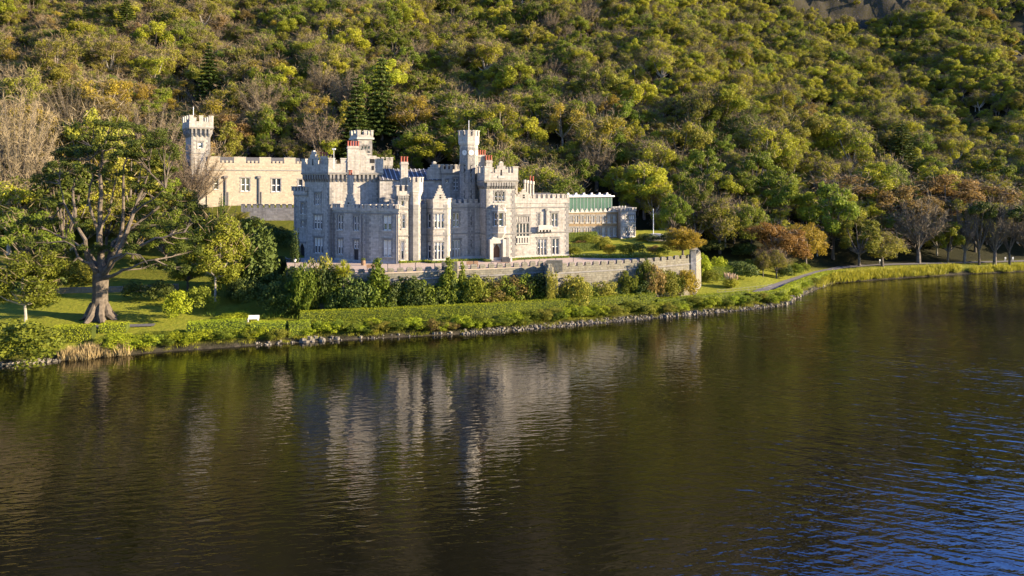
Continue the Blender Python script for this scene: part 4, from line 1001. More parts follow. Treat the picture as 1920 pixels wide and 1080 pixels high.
def mk_broad(kind, mat, seed, R=4.6, H=4.3, zc=6.0, k=7, leaf=0.14, dens=17.0, bark='bark', name='broadleaf_tree', twigs=500, sub=6, rr=(.34, .56), tr=.8):
    global rng; rng = np.random.default_rng(seed); cl = []; boughs = []
    ax, ay = rng.uniform(.8, 1.15), rng.uniform(.8, 1.15); lean = rng.normal(size=2)*.5
    for i in range(k):
        u = -.55+1.5*(i+.5)/k+rng.uniform(-.12, .12); u = max(-.6, min(.97, u)); q = math.sqrt(1-u*u*.9); a = i*2.39996+rng.uniform(-.5, .5); f = rng.uniform(.42, .74)
        c = np.array([R*q*f*math.cos(a)*ax+lean[0]*u, R*q*f*math.sin(a)*ay+lean[1]*u, zc+H*u*rng.uniform(.55, .82)]); br = R*rng.uniform(*rr)*(1.0-.15*max(0, u)); boughs.append(c)
        for j in range(sub):
            d = sph(1)[0]; d[2] = d[2]*.8+.15; r = br*rng.uniform(.34, .62); cc = c+d*br*.62; cl.append((cc[0], cc[1], cc[2], r, r*rng.uniform(.7, 1.0)))
        cl.append((c[0], c[1], c[2], br*.62, br*.55))
    P, Nn = clump_leaves(cl, dens, jitter=.6, inner=.5)
    me = leafmesh('crown', P, Nn, leaf*rng.uniform(.55, 1.45, len(P)), mat)
    mb = MB(); mb.tube([(0, 0, -1.2), (0.1, 0, 1.2), (0.05, .1, 3.0)], [.42*tr, .30*tr, .24*tr], 7); limbs(mb, .36*tr, (0.05, .1, 2.6), [tuple(c) for c in boughs])
    if twigs:
        ci = rng.integers(0, len(boughs), twigs); st = np.array(boughs)[ci]; d = sph(twigs); d[:, 2] = np.abs(d[:, 2])*.9+.1
        p = st+d*R*rng.uniform(.15, .56, (twigs, 1)); me = add_twigs(me, p, d+rng.normal(size=d.shape)*.3, rng.uniform(.3, .75, twigs), LEAF['twig'])
    proto(kind, me, mb, bark, 2*R*1.03, zc+H*.98, name)
def mk_bare(kind, mat, seed, R=4.4, H=4.6, zc=6.6, leaves=None, name='bare_tree', bark='grey_bark', ntw=5200, lim=30, tw=.05, tl=(.28, .6), thick=1.0):
    global rng; rng = np.random.default_rng(seed)
    mb = MB(); mb.tube([(0, 0, -1.2), (.1, 0, 1.4), (.15, .1, 2.6)], [.42, .32, .27], 7)
    P, T = [], []
    for i in range(lim):
        u = -0.25+1.2*(i+.5)/lim; u = min(u, .97); a = i*2.39996; q = math.sqrt(1-u*u)
        f = rng.uniform(.75, .98)
        tip = np.array([R*q*f*math.cos(a), R*q*f*math.sin(a), zc+H*u*f]); st = np.array([.15, .1, 2.0+1.6*rng.random()])
        mid = st*.5+tip*.5+np.array([0, 0, -.5+rng.uniform(-.3, .5)])+rng.normal(size=3)*.3
        mb.tube([st, mid, tip], [.13*thick, .07*thick, .02], 4)
        for j in range(ntw//lim):
            s = rng.uniform(.35, 1.0); p = (st*(1-s)**2+2*mid*s*(1-s)+tip*s*s)
            dirn = (tip-st)/np.linalg.norm(tip-st)*.8+rng.normal(size=3)*.75+np.array([0, 0, .35])
            ln = rng.uniform(.4, 1.0); P.append(p+dirn*ln*.5); T.append(dirn)
    P = np.array(P); T = np.array(T)
    me = leafmesh('crown', P, rng.normal(size=P.shape), rng.uniform(*tl, len(P)), mat, aspect=tw, tang=T)
    proto(kind, me, mb, bark, 2*R, zc+H*.95, name)
def mk_conifer(kind, mat, seed, H=14, R=3.0, leaf=0.2, layers=20, name='conifer_tree', dens=150, power=0.85):
    global rng; rng = np.random.default_rng(seed)
    P, Nn = [], []
    mb = MB(); mb.tube([(0, 0, -1), (0, 0, H*.5), (0, 0, H*.97)], [.36, .22, .04], 7)
    for k in range(layers):
        f = k/(layers-1); z = H*(.1+.88*f); rr = R*((1-f)**power)+.25
        nb = int(10-4*f)
        for j in range(nb):
            a = 2*math.pi*(j+.37*k)/nb+rng.uniform(-.2, .2); L = rr*rng.uniform(.75, 1.1)
            n = max(6, int(dens*L/R))
            s = rng.random(n)**.7
            p = np.stack([np.cos(a)*L*s, np.sin(a)*L*s, z-.32*L*s+.12*L*s*s], 1)+rng.normal(size=(n, 3))*np.array([.22, .22, .1])*(1.1-s[:, None]*.5)
            P.append(p); Nn.append(np.tile([.35*math.cos(a), .35*math.sin(a), 1.0], (n, 1))+rng.normal(size=(n, 3))*.45)
    P = np.concatenate(P); Nn = np.concatenate(Nn)
    me = leafmesh('crown', P, Nn, leaf*rng.uniform(.6, 1.3, len(P)), mat, aspect=.5)
    proto(kind, me, mb, 'bark', 2*R, H, name)
def mk_shrub(kind, mat, seed, k=20, leaf=0.055, dens=105, squash=.9, name='shrub', tall=1.0):
    global rng; rng = np.random.default_rng(seed)
    cl = crown_clumps(.95, .85*tall, .85*tall, k, .24, .42, squash, low=-.75)
    P, Nn = clump_leaves(cl, dens, minz=-.8)
    P[:, 2] = np.maximum(P[:, 2], 0.02)
    me = leafmesh('foliage', P, Nn, leaf*rng.uniform(.6, 1.4, len(P)), mat)
    proto(kind, me, None, 'bark', 2.05, 1.75*tall, name)
def mk_column(kind, mat, seed, name='columnar_yew', leaf=.06, flames=16, dens=150):
    """narrow upright crown, 1 wide and 3 tall, made of upright flames"""
    global rng; rng = np.random.default_rng(seed); cl = []
    for i in range(flames):
        a = i*2.39996; q = math.sqrt((i+.5)/flames)*.36; h = rng.uniform(.75, 1.0)*(1-.55*q)
        for t in np.linspace(.12, 1, 7):
            cl.append((q*math.cos(a)*(1.15-.3*t), q*math.sin(a)*(1.15-.3*t), 2.9*h*t, .17*(1.15-t*.85), .3))
    P, Nn = clump_leaves(cl, dens, minz=-1.1); P[:, 2] = np.maximum(P[:, 2], .02)
    me = leafmesh('foliage', P, Nn*np.array([1, 1, .5]), leaf*rng.uniform(.6, 1.3, len(P)), mat, aspect=.45, tang=np.tile([0., 0., 1.], (len(P), 1))+rng.normal(size=P.shape)*.35)
    mb = MB(); mb.tube([(0, 0, -.2), (0, 0, .6)], [.07, .05], 6)
    proto(kind, me, mb, 'bark', 1.0, 3.0, name)
def mk_cone(kind, mat, seed, name='cone_shaped_tree', leaf=.085, dens=190):
    """dense clipped-looking cone, 1 wide and 1.75 tall on a short stem"""
    global rng; rng = np.random.default_rng(seed); cl = []
    for k in range(9):
        f = k/8; z = .3+1.3*f; rr = .40*(1-f)**.75
        for j in range(max(1, int(8*(1-f)))):
            a = 2*math.pi*j/max(1, int(8*(1-f)))+k; cl.append((rr*math.cos(a)*.8, rr*math.sin(a)*.8, z+rng.uniform(-.04, .04), .17-.07*f, .16))
    P, Nn = clump_leaves(cl, dens*2.3, minz=-1.1)
    me = leafmesh('foliage', P, Nn, leaf*.5*rng.uniform(.6, 1.3, len(P)), mat)
    mb = MB(); mb.tube([(0, 0, -.1), (.01, 0, .5)], [.035, .028], 6); mb.tube([(.05, 0, -.1), (.06, 0, .5)], [.03, .025], 6)
    proto(kind, me, mb, 'grey_bark', 1.0, 1.78, name)
BROADMATS = ('green', 'lime', 'olive', 'gold', 'rust')
for i, k in enumerate(BROADMATS):
    for j in range(4):
        thin = j == 3 or (k in ('gold', 'rust') and j > 1)
        mk_broad(k, LEAF[k], 100+10*i+j, R=4.5+.3*j, H=(4.4, 5.2, 3.9, 4.7)[j], k=(11, 14, 10, 12)[j], rr=(.23, .42), bark=('bark', 'grey_bark', 'bark', 'pale_bark')[j], dens=10 if thin else 18, twigs=1500 if thin else 450)
mk_bare('twig', LEAF['twig'], 301); mk_bare('twig', LEAF['twig'], 302, R=3.9, H=5.2, zc=7.0); mk_bare('twig', LEAF['twig'], 303, R=5.0, H=4.0)
mk_bare('bare_big', LEAF['twig'], 305, R=7.5, H=13, zc=15, ntw=15000, lim=56, tw=.045, tl=(.35, .8), thick=1.5); mk_bare('bare_big', LEAF['twig'], 306, R=7, H=10, zc=11, ntw=13000, lim=50, tw=.045, tl=(.35, .8), thick=1.4)
mk_conifer('dark', LEAF['dark'], 311); mk_conifer('dark', LEAF['dark'], 312, H=13, R=3.6, power=.7)
mk_broad('pine', LEAF['pine'], 321, R=4.2, H=2.4, zc=9.6, k=8, leaf=.17, rr=(.26, .42), name='pine_tree', twigs=300); mk_broad('pine', LEAF['pine'], 322, R=3.6, H=3.4, zc=9.0, k=8, leaf=.17, rr=(.26, .42), name='pine_tree', twigs=300)
for i, k in enumerate(('green', 'lime', 'olive', 'gold', 'rust', 'dark', 'hedge')):
    kk = {'lime': 'fresh', 'gold': 'amber'}.get(k, k); mk_shrub('shrub_'+k, LEAF[kk], 400+i); mk_shrub('shrub_'+k, LEAF[kk], 420+i, k=15, tall=1.15)
mk_bare('shrub_twig', LEAF['twig'], 440, R=1.0, H=.9, zc=.95, name='shrub', ntw=1300, lim=18) if False else None
mk_column('yew', LEAF['dark'], 450); mk_column('cypress', LEAF['dark'], 451, name='cypress', flames=6)
mk_cone('cone', LEAF['green'], 460)
mk_broad('small_lime', LEAF['fresh'], 470, R=4.4, H=5.0, k=14, leaf=.11, dens=25, zc=4.9, bark='pale_bark', rr=(.28, .44), tr=.42); mk_broad('small_green', LEAF['green'], 471, k=11, leaf=.12, dens=19, zc=5.0, rr=(.28, .44))
mk_broad('small_gold', LEAF['amber'], 472, R=4.6, H=4.6, zc=4.9, k=12, leaf=.115, dens=24, bark='grey_bark'); mk_broad('small_rust', LEAF['copper'], 473, R=4.6, H=4.6, zc=4.9, k=12, leaf=.115, dens=22, bark='grey_bark')
mk_broad('small_olive', LEAF['olive'], 474, R=4.6, H=4.4, zc=5.2, k=10, leaf=.115, dens=14, bark='grey_bark', twigs=1800)
rng = np.random.default_rng(99)
SRC = {}
def plant_at(kind, x, d, z, wm, hm, label, cat='tree', group=None, idx=None, rz=None, name=None):
    """a plant of its own: an Empty at its foot with a trunk and a crown"""
    pl = PROTO[kind]; i = random.randrange(len(pl)) if idx is None else idx % len(pl); p = pl[i]
    key = (kind, i)
    sc = (wm/p['w'], wm/p['w'], hm/p['h'])
    rz = random.uniform(0, 6.28) if rz is None else rz
    if p['trunk'] is None:
        src = SRC.get(key)
        o = bpy.data.objects.new(name or p['name'], p['crown']) if src is None else src.copy()
        for kk in list(o.keys()):
            if kk in ('group',): del o[kk]
        SRC[key] = o; o.name = name or p['name']; link(o)
        o.location = (x, d, z); o.rotation_euler = (0, 0, rz); o.scale = sc
        return tag(o, label, cat, group)
    root = empty(name or p['name'], (x, d, z), rz); root.scale = sc
    src = SRC.get(key)
    if src is None:
        cr_ = bpy.data.objects.new('crown', p['crown']); tr_ = bpy.data.objects.new('trunk', p['trunk']); SRC[key] = (cr_, tr_)
    else:
        cr_, tr_ = src[0].copy(), src[1].copy()
    link(cr_, root); link(tr_, root)
    return tag(root, label, cat, group)
def plant(kind, px, yb, wpx, hpx, label, cat='shrub', group=None, **kw):
    x, d, z = gp(px, yb); s = d/F
    return plant_at(kind, x, d, z-.08, wpx*s, hpx*s, label, cat, group, **kw)

# ------------------------------------------------------------------ the wooded hillside
KIND_WORD = {'green': 'deep green broadleaf tree', 'lime': 'yellow-green broadleaf tree', 'olive': 'olive broadleaf tree', 'gold': 'golden-leaved broadleaf tree',
             'rust': 'rust-brown broadleaf tree', 'twig': 'bare grey twiggy tree', 'dark': 'dark pointed conifer', 'pine': 'flat-topped pine'}
def kind_at(px, y, r, x, d):
    q = noise.noise((x/26.0, d/26.0, 7.7))*.5+.5
    if px < 520: tab = (('gold', .15), ('rust', .11), ('olive', .31), ('twig', .05), ('green', .18), ('lime', .12), ('dark', .05), ('pine', .03))
    elif px < 1150: tab = (('olive', .27), ('lime', .27), ('green', .23), ('twig', .07), ('gold', .07), ('rust', .03), ('dark', .08), ('pine', .04))
    else: tab = (('lime', .58), ('olive', .17), ('green', .14), ('gold', .05), ('twig', .03), ('rust', .01), ('dark', .02))  # yellow-green wood, its share raised in place of stronger sun on this slope
    r = (r*.55+q*.45)
    if px > 1050: r -= .012*gully(x, d)
    r = min(.999, max(0, (r-.14)/.72)); c = 0
    for k, p in tab:
        c += p
        if r < c: return k
    return tab[0][0]
def near_building(x, d):
    if -80 < x < -48 and 150 < d < 187: return True            # upper wing
    if -45 < x < 36 and d < 167.5 and x < 34: return True         # castle and annexe
    if -52 < x < -24 and d < 166: return True
    return False
SPECIAL = (
    ('dark', 668, 306, 66, 150, 'tallest dark spire-shaped conifer, just behind the bell tower', 0),
    ('dark', 716, 262, 62, 150, 'dark layered conifer up the slope, right of the spire-shaped one', 1),
    ('dark', 392, 216, 50, 128, 'dark conifer above the flagpole of the corner tower', 0),
    ('twig', 1118, 358, 70, 105, 'pale bare tree behind the brown annexe, its white limbs catching the sun', 1),
    ('lime', 812, 330, 100, 76, 'round bright yellow-green tree behind the lead roofs', 0),
    ('bare_big', 365, 398, 95, 120, 'bare pale tree in front of the corner tower', 0),
    ('bare_big', 130, 270, 90, 110, 'fan-shaped bare tree high at the left', 2),
    ('dark', 1690, 330, 60, 96, 'dark conifer in the middle of the right hillside', 1),
    ('dark', 1620, 326, 48, 84, 'slim dark conifer left of another on the right hillside', 0))
SPP = [(gp(t[1], t[2]), t[1], t[3]) for t in SPECIAL]
cand = []
rr_ = random.Random(5)
yy = 128.0
while yy < 425:
    sp = 6.4 if yy < 230 else (5.7 if yy < 290 else 5.5)
    xx = -1.02*yy-8
    while xx < 1.05*yy+14:
        x = xx+rr_.uniform(-.42, .42)*sp; d = yy+rr_.uniform(-.42, .42)*sp; xx += sp
        f = float(np.interp(x, FX, FD)); r = rr_.random()
        if d < f-3 and not (x < -72 and d > 131): continue
        if -72 < x < -48 and d < 187: continue
        if near_building(x, d): continue
        if rock(x, d) > .3 and rr_.random() < .93: continue
        z = hgrid(x, d); px, y = PX((x, d, z+7))
        if y < -90 or px < -330 or px > 2300: continue
        if any(math.hypot(x-g_[0], d-g_[1]) < 5.5 or (abs(px-sp_) < w_*.42 and g_[1]-16 < d < g_[1]) for g_, sp_, w_ in SPP): continue
        k = kind_at(px, y, r, x, d)
        s = (.60+.85*rr_.random()**1.6)*1.16*(1.0 if yy < 230 else .9)
        if d > 230 and px > 1000: s *= .84
        cand.append((d, x, z, k, s, px, y, rr_.uniform(0, 6.28), rr_.random()))
    yy += sp*.9
# lower trees that close the canopy between the big ones
fill = []
yy = 168.0
while yy < 420:
    xx = -1.0*yy
    while xx < 1.02*yy:
        x = xx+rr_.uniform(-.45, .45)*5.0; d = yy+rr_.uniform(-.45, .45)*5.0; xx += 5.0; r = rr_.random(); s = rr_.uniform(.5, .78)
        f = float(np.interp(x, FX, FD))
        if d < f+6 or (-72 < x < -48 and d < 190) or near_building(x, d): continue
        if rock(x, d) > .3 and rr_.random() < .8: continue
        z = hgrid(x, d); px, y = PX((x, d, z+4))
        if y < -90 or px < -250 or px > 2200: continue
        if any(abs(px-sp_) < w_*.42 and g_[1]-16 < d < g_[1]+3 for g_, sp_, w_ in SPP): continue
        k = kind_at(px, y, r, x+15, d)
        fill.append((d, x, z, 'lime' if k in ('dark', 'pine') else k, s, px, y, rr_.uniform(0, 6.28), rr_.random()))
    yy += 4.6
cand.sort()
NEAR = 232
seen = [t for t in cand if -60 < t[5] < 1985 and t[6] > -40]
near = seen[:NEAR]; nset = set(map(id, near)); far = [t for t in cand if id(t) not in nset]+fill
def zone(px):
    for lim, nm in ((110, 'at the far left edge'), (335, 'behind the big spreading pine'), (400, 'around the corner tower'), (575, 'behind the long upper wing'), (720, 'behind the keep tower'), (860, 'behind the lead roofs'),
                    (960, 'behind the clock turret'), (1070, 'behind the gabled wing'), (1200, 'behind the brown annexe'), (1330, 'behind the tall lamp pillar'), (1540, 'behind the garden lawn'), (1720, 'behind the lakeside path'), (9999, 'at the far right shore')):
        if px < lim: return nm
buckets = {}
for t in near: buckets.setdefault((t[3], zone(t[5]), 0 if t[4] > 1.3 else 1), []).append(t)
ORD = ['first', 'second', 'third', 'fourth', 'fifth', 'sixth', 'seventh', 'eighth', 'ninth', 'tenth', 'eleventh', 'twelfth']
NUM = ['', '', 'two', 'three', 'four', 'five', 'six', 'seven', 'eight', 'nine', 'ten', 'eleven', 'twelve']
for (k, zn, sz), L in buckets.items():
    L.sort(key=lambda t: t[5])
    for i, (d, x, z, kk, s, px, y, rz, r) in enumerate(L):
        lab = ('tall ' if sz == 0 else 'smaller ')+KIND_WORD[k]+' '+zn
        if len(L) > 1: lab += ', '+(ORD[i] if i < 12 else 'last')+' from left of '+(NUM[len(L)] if len(L) < 13 else 'many')
        p = PROTO[k][int(r*len(PROTO[k])) % len(PROTO[k])]
        plant_at(k, x, d, z-.2, p['w']*s, p['h']*s*(.8+.25*r), lab, 'tree', 'trees on the wooded hillside', idx=int(r*len(PROTO[k])), rz=rz)
# the rest of the wood: one object, instances of the same crowns
def build_forest(pts):
    ng = bpy.data.node_groups.new('forest', 'GeometryNodeTree')
    ng.interface.new_socket('Geometry', in_out='INPUT', socket_type='NodeSocketGeometry'); ng.interface.new_socket('Geometry', in_out='OUTPUT', socket_type='NodeSocketGeometry')
    gi = ng.nodes.new('NodeGroupInput'); go = ng.nodes.new('NodeGroupOutput'); jn = ng.nodes.new('GeometryNodeJoinGeometry')
    def attr(nm, typ):
        a = ng.nodes.new('GeometryNodeInputNamedAttribute'); a.data_type = typ; a.inputs['Name'].default_value = nm; return a
    ak, ar, asz = attr('sort', 'INT'), attr('turn', 'FLOAT_VECTOR'), attr('size', 'FLOAT_VECTOR')
    kinds = sorted({(t[3], int(t[8]*len(PROTO[t[3]]))) for t in pts}); idx = {k: i for i, k in enumerate(kinds)}
    for k, i in idx.items():
        key = (k[0], k[1] % len(PROTO[k[0]]))
        if key not in SRC:
            t = next(t for t in pts if t[3] == k[0]); pts.remove(t)
            plant_at(k[0], t[1], t[0], t[2]-.2, 9, 11, 'lone '+KIND_WORD[k[0]]+' high on the slope '+zone(t[5]), 'tree', 'trees on the wooded hillside', idx=k[1])
        for ob in SRC[key]:
            oi = ng.nodes.new('GeometryNodeObjectInfo'); oi.inputs['Object'].default_value = ob; oi.inputs['As Instance'].default_value = True; oi.transform_space = 'ORIGINAL'
            ip = ng.nodes.new('GeometryNodeInstanceOnPoints'); cp = ng.nodes.new('FunctionNodeCompare'); cp.data_type = 'INT'; cp.operation = 'EQUAL'
            ii = [s for s in cp.inputs if s.type == 'INT']; ng.links.new(ak.outputs['Attribute'], ii[0]); ii[1].default_value = i
            ng.links.new(gi.outputs[0], ip.inputs['Points']); ng.links.new(cp.outputs[0], ip.inputs['Selection']); ng.links.new(oi.outputs['Geometry'], ip.inputs['Instance'])
            ng.links.new(ar.outputs['Attribute'], ip.inputs['Rotation']); ng.links.new(asz.outputs['Attribute'], ip.inputs['Scale'])
            ng.links.new(ip.outputs[0], jn.inputs[0])
    ng.links.new(jn.outputs[0], go.inputs[0])
    me = bpy.data.meshes.new('forest'); me.from_pydata([(t[1], t[0], t[2]-.2) for t in pts], [], [])
    a = me.attributes.new('sort', 'INT', 'POINT'); a.data.foreach_set('value', [idx[(t[3], int(t[8]*len(PROTO[t[3]])))] for t in pts])
    a = me.attributes.new('turn', 'FLOAT_VECTOR', 'POINT'); a.data.foreach_set('vector', [c for t in pts for c in (0, 0, t[7])])
    a = me.attributes.new('size', 'FLOAT_VECTOR', 'POINT'); a.data.foreach_set('vector', [c for t in pts for c in (t[4], t[4], t[4]*(.8+.25*t[8]))])
    o = bpy.data.objects.new('forest', me); link(o); md = o.modifiers.new('trees', 'NODES'); md.node_group = ng
    return tag(o, 'mixed autumn woodland covering the upper slopes of the hill', 'forest', kind='stuff')
build_forest(far)
print('TREES', len(near), len(far), near[-1][0])
# trees that stand out from the wood
for kind, px, yb, wpx, hpx, lab, ix in SPECIAL:
    plant(kind, px, yb, wpx, hpx, lab, 'tree', 'trees on the wooded hillside', idx=ix)

# ------------------------------------------------------------------ the big spreading pine on the left lawn
def monterey():
    x0, d0, z0 = gp(186, 598); root = empty('spreading_pine', (x0, d0, z0)); rg = random.Random(3)
    def P(px, y, dd=0.0): d = d0+dd; return ((px-960)*d/F-x0, dd, ZY(y, d)-z0)
    mb = MB(); S = []
    mb.tube([P(186, 612), P(185, 596), P(187, 575), P(188, 550), P(189, 520), P(190, 498)], [1.7, 1.32, 1.1, 1.0, 1.08, .9], 14, cap=False)
    for a in range(7):
        an = a*.9; b0 = P(186, 590); mb.tube([(b0[0]+2.5*math.cos(an), 2.5*math.sin(an), -.3), (b0[0]+1.4*math.cos(an), 1.4*math.sin(an), .7), (b0[0]+.9*math.cos(an), .9*math.sin(an), 2.4)], [.35, .55, .3], 7)
    L = [
     ([(188, 506, 0), (180, 508, -1), (163, 482, -2), (160, 450, -3), (142, 421, -3), (137, 371, -2.5), (140, 335, -2)], .62, .16),
     ([(190, 505, 0), (187, 458, .5), (188, 417, 1), (190, 367, 1), (187, 325, 1.5), (192, 283, 1.5), (200, 262, 1)], .75, .12),
     ([(194, 512, -.5), (221, 479, -1), (237, 437, -1), (250, 400, 0), (262, 367, 1), (275, 333, 1), (280, 300, 1.5)], .66, .12),
     ([(200, 500, 1), (222, 455, 2), (231, 400, 3), (231, 350, 3), (232, 312, 3), (238, 280, 3)], .52, .12),
     ([(196, 520, -1), (220, 513, -3), (240, 504, -4), (262, 494, -5), (290, 487, -5)], .42, .1),
     ([(196, 515, -.5), (208, 486, -3), (250, 470, -4), (292, 446, -5), (317, 442, -5), (345, 436, -5)], .48, .1),
     ([(195, 508, 1), (212, 455, 2), (246, 429, 3), (283, 400, 4), (308, 383, 5), (330, 372, 5)], .48, .1),
     ([(184, 514, -.5), (167, 494, -2), (146, 482, -3), (139, 462, -3), (120, 452, -3)], .42, .1),
     ([(186, 508, 1), (165, 470, 4), (140, 455, 6), (105, 440, 7), (70, 420, 7)], .4, .1),
     ([(188, 440, 1), (172, 400, 0), (166, 372, 0), (175, 330, 0), (168, 300, 0)], .36, .1),
     ([(188, 430, 1), (205, 400, 2), (212, 360, 3), (220, 320, 3)], .3, .08),
     ([(196, 517, -1), (215, 490, -4), (238, 475, -6), (262, 478, -6), (276, 494, -7)], .28, .07),
     ([(142, 421, -3), (120, 380, -2), (112, 345, -2)], .26, .07),
     ([(250, 400, 0), (290, 372, -2), (310, 352, -3)], .24, .07)]
    for pts, ra, rb in L:
        q = [P(*p) for p in pts]; n = len(q)
        q2 = []
        for a, b in zip(q[:-1], q[1:]):
            q2 += [a, tuple((a[i]+b[i])/2+rg.uniform(-.16, .16) for i in range(3))]
        q2.append(q[-1]); m_ = len(q2); S += q2[m_//3:]
        mb.tube(q2, [.82*(ra+(rb-ra)*(i/(m_-1))**.6) for i in range(m_)], 8)
    pads = [(500, 205, 150, 34), (590, 212, 120, 36), (690, 236, 140, 56), (740, 285, 120, 46), (640, 285, 140, 36), (720, 340, 130, 46), (620, 345, 110, 30), (545, 262, 120, 30),
     (340, 312, 160, 40), (295, 345, 120, 32), (395, 330, 110, 40), (480, 355, 90, 46), (260, 375, 100, 36), (200, 442, 110, 36), (340, 460, 80, 36), (640, 470, 120, 36), (672, 456, 90, 46), (585, 315, 100, 34), (255, 440, 100, 34),
     (700, 650, 150, 36), (800, 650, 120, 36), (835, 700, 140, 36), (760, 735, 160, 36), (850, 760, 120, 46), (705, 830, 150, 46), (800, 850, 120, 36), (640, 820, 100, 26), (860, 620, 90, 34), (830, 570, 100, 34), (655, 385, 120, 32), (760, 400, 80, 30),
     (250, 740, 130, 56), (320, 785, 120, 46), (110, 640, 80, 36), (215, 640, 120, 46), (400, 760, 100, 36), (130, 715, 100, 56), (300, 830, 100, 46), (470, 760, 90, 26), (430, 400, 90, 30), (560, 420, 80, 26), (505, 300, 90, 26), (450, 300, 80, 28), (560, 640, 80, 26), (620, 560, 90, 26), (540, 720, 110, 34), (600, 760, 130, 36), (640, 690, 120, 34), (700, 560, 110, 34), (760, 520, 100, 32), (720, 430, 110, 34), (480, 560, 80, 26), (380, 560, 90, 30), (300, 560, 100, 34), (230, 560, 90, 32), (370, 640, 80, 28), (420, 680, 90, 28), (560, 330, 110, 34), (660, 320, 120, 40), (760, 330, 90, 40), (350, 260, 90, 26)]
    cl = []
    for cx, cy, w_, h_ in pads:
        px, y = cx/2.4, 150+cy/2.4; wm = w_/2.4*d0/F; hm = h_/2.4*d0/F
        dd = rg.uniform(-5, 5)*(1 if 300 < cx < 700 else .8); c = P(px, y, dd)
        for k in range(5):
            a = k*1.3+rg.random(); cl.append((c[0]+wm*.34*math.cos(a), c[1]+wm*.3*math.sin(a), c[2]+rg.uniform(-.4, .4)*hm, wm*rg.uniform(.14, .23), hm*rg.uniform(.34, .5)))
    SA = np.array(S)
    for i in range(0, len(cl), 5):
        c = np.mean([k[:3] for k in cl[i:i+5]], axis=0); j = int(np.argmin(((SA-c)**2).sum(1)+np.where(SA[:, 2] > c[2], 4, 0))); st = SA[j]; md = st*.5+c*.5+np.array([0, 0, -.25])
        mb.tube([tuple(st), tuple(md), tuple(c)], [.13, .09, .04], 5)
        for k in cl[i:i+5:2]: mb.tube([tuple(md), tuple(k[:3])], [.06, .025], 4)
    mb.build('trunk', M['bark'], root, smooth=True)
    global rng; rng = np.random.default_rng(77)
    Pp, Nn = clump_leaves(cl, 40, jitter=.7, inner=.4, minz=-.9)
    Nn[:, 2] = np.abs(Nn[:, 2])+.3
    me = leafmesh('crown', Pp, Nn, .15*rng.uniform(.6, 1.4, len(Pp)), LEAF['pine'], aspect=.4); link(bpy.data.objects.new('crown', me), root)
    tag(root, 'huge old spreading pine with thick grey forked trunk on the left lawn', 'tree')
monterey()
# other trees around it
plant('bare_big', 34, 440, 120, 262, 'tall bare brown tree at the left edge behind the lawn', 'tree', idx=1)
plant('rust', 80, 400, 120, 190, 'rust-brown tree behind the tall bare tree at the left edge', 'tree', idx=0)
plant('pine', 118, 505, 90, 200, 'slimmer pine leaning beside the big spreading pine', 'tree')
plant('olive', 245, 440, 120, 180, 'olive tree seen through the limbs of the big spreading pine', 'tree', idx=1)
plant('olive', 175, 400, 110, 190, 'olive tree showing above the big spreading pine', 'tree', idx=2)
plant('bare_big', 285, 380, 110, 175, 'bare pale tree between the big spreading pine and the corner tower', 'tree', idx=0)
plant('green', 310, 505, 80, 110, 'deep green tree right behind the big spreading pine', 'tree', idx=1)
plant('green', 55, 520, 110, 130, 'deep green tree at the left edge behind the birch', 'tree', idx=2)
plant('olive', 340, 470, 90, 110, 'olive tree in front of the corner tower', 'tree', idx=1)
plant('small_lime', 46, 614, 132, 142, 'slender birch with pale stem and airy yellow-green crown at the left edge', 'tree')
plant('small_lime', 402, 566, 112, 160, 'leafy yellow-green tree between the big spreading pine and the dark yew', 'tree')
plant('small_green', 352, 545, 60, 60, 'small green tree at the right end of the low garden wall', 'tree')
plant('yew', 484, 552, 78, 124, 'broad dark upright yew left of the drive', 'tree', name='upright_yew')
plant('cypress', 416, 411, 12, 46, 'thin dark cypress on the grass below the upper wing', 'tree')
plant('cypress', 554, 492, 18, 64, 'thin dark cypress beside the gateway arch', 'tree')
SG = 'shrubs around the left lawn'
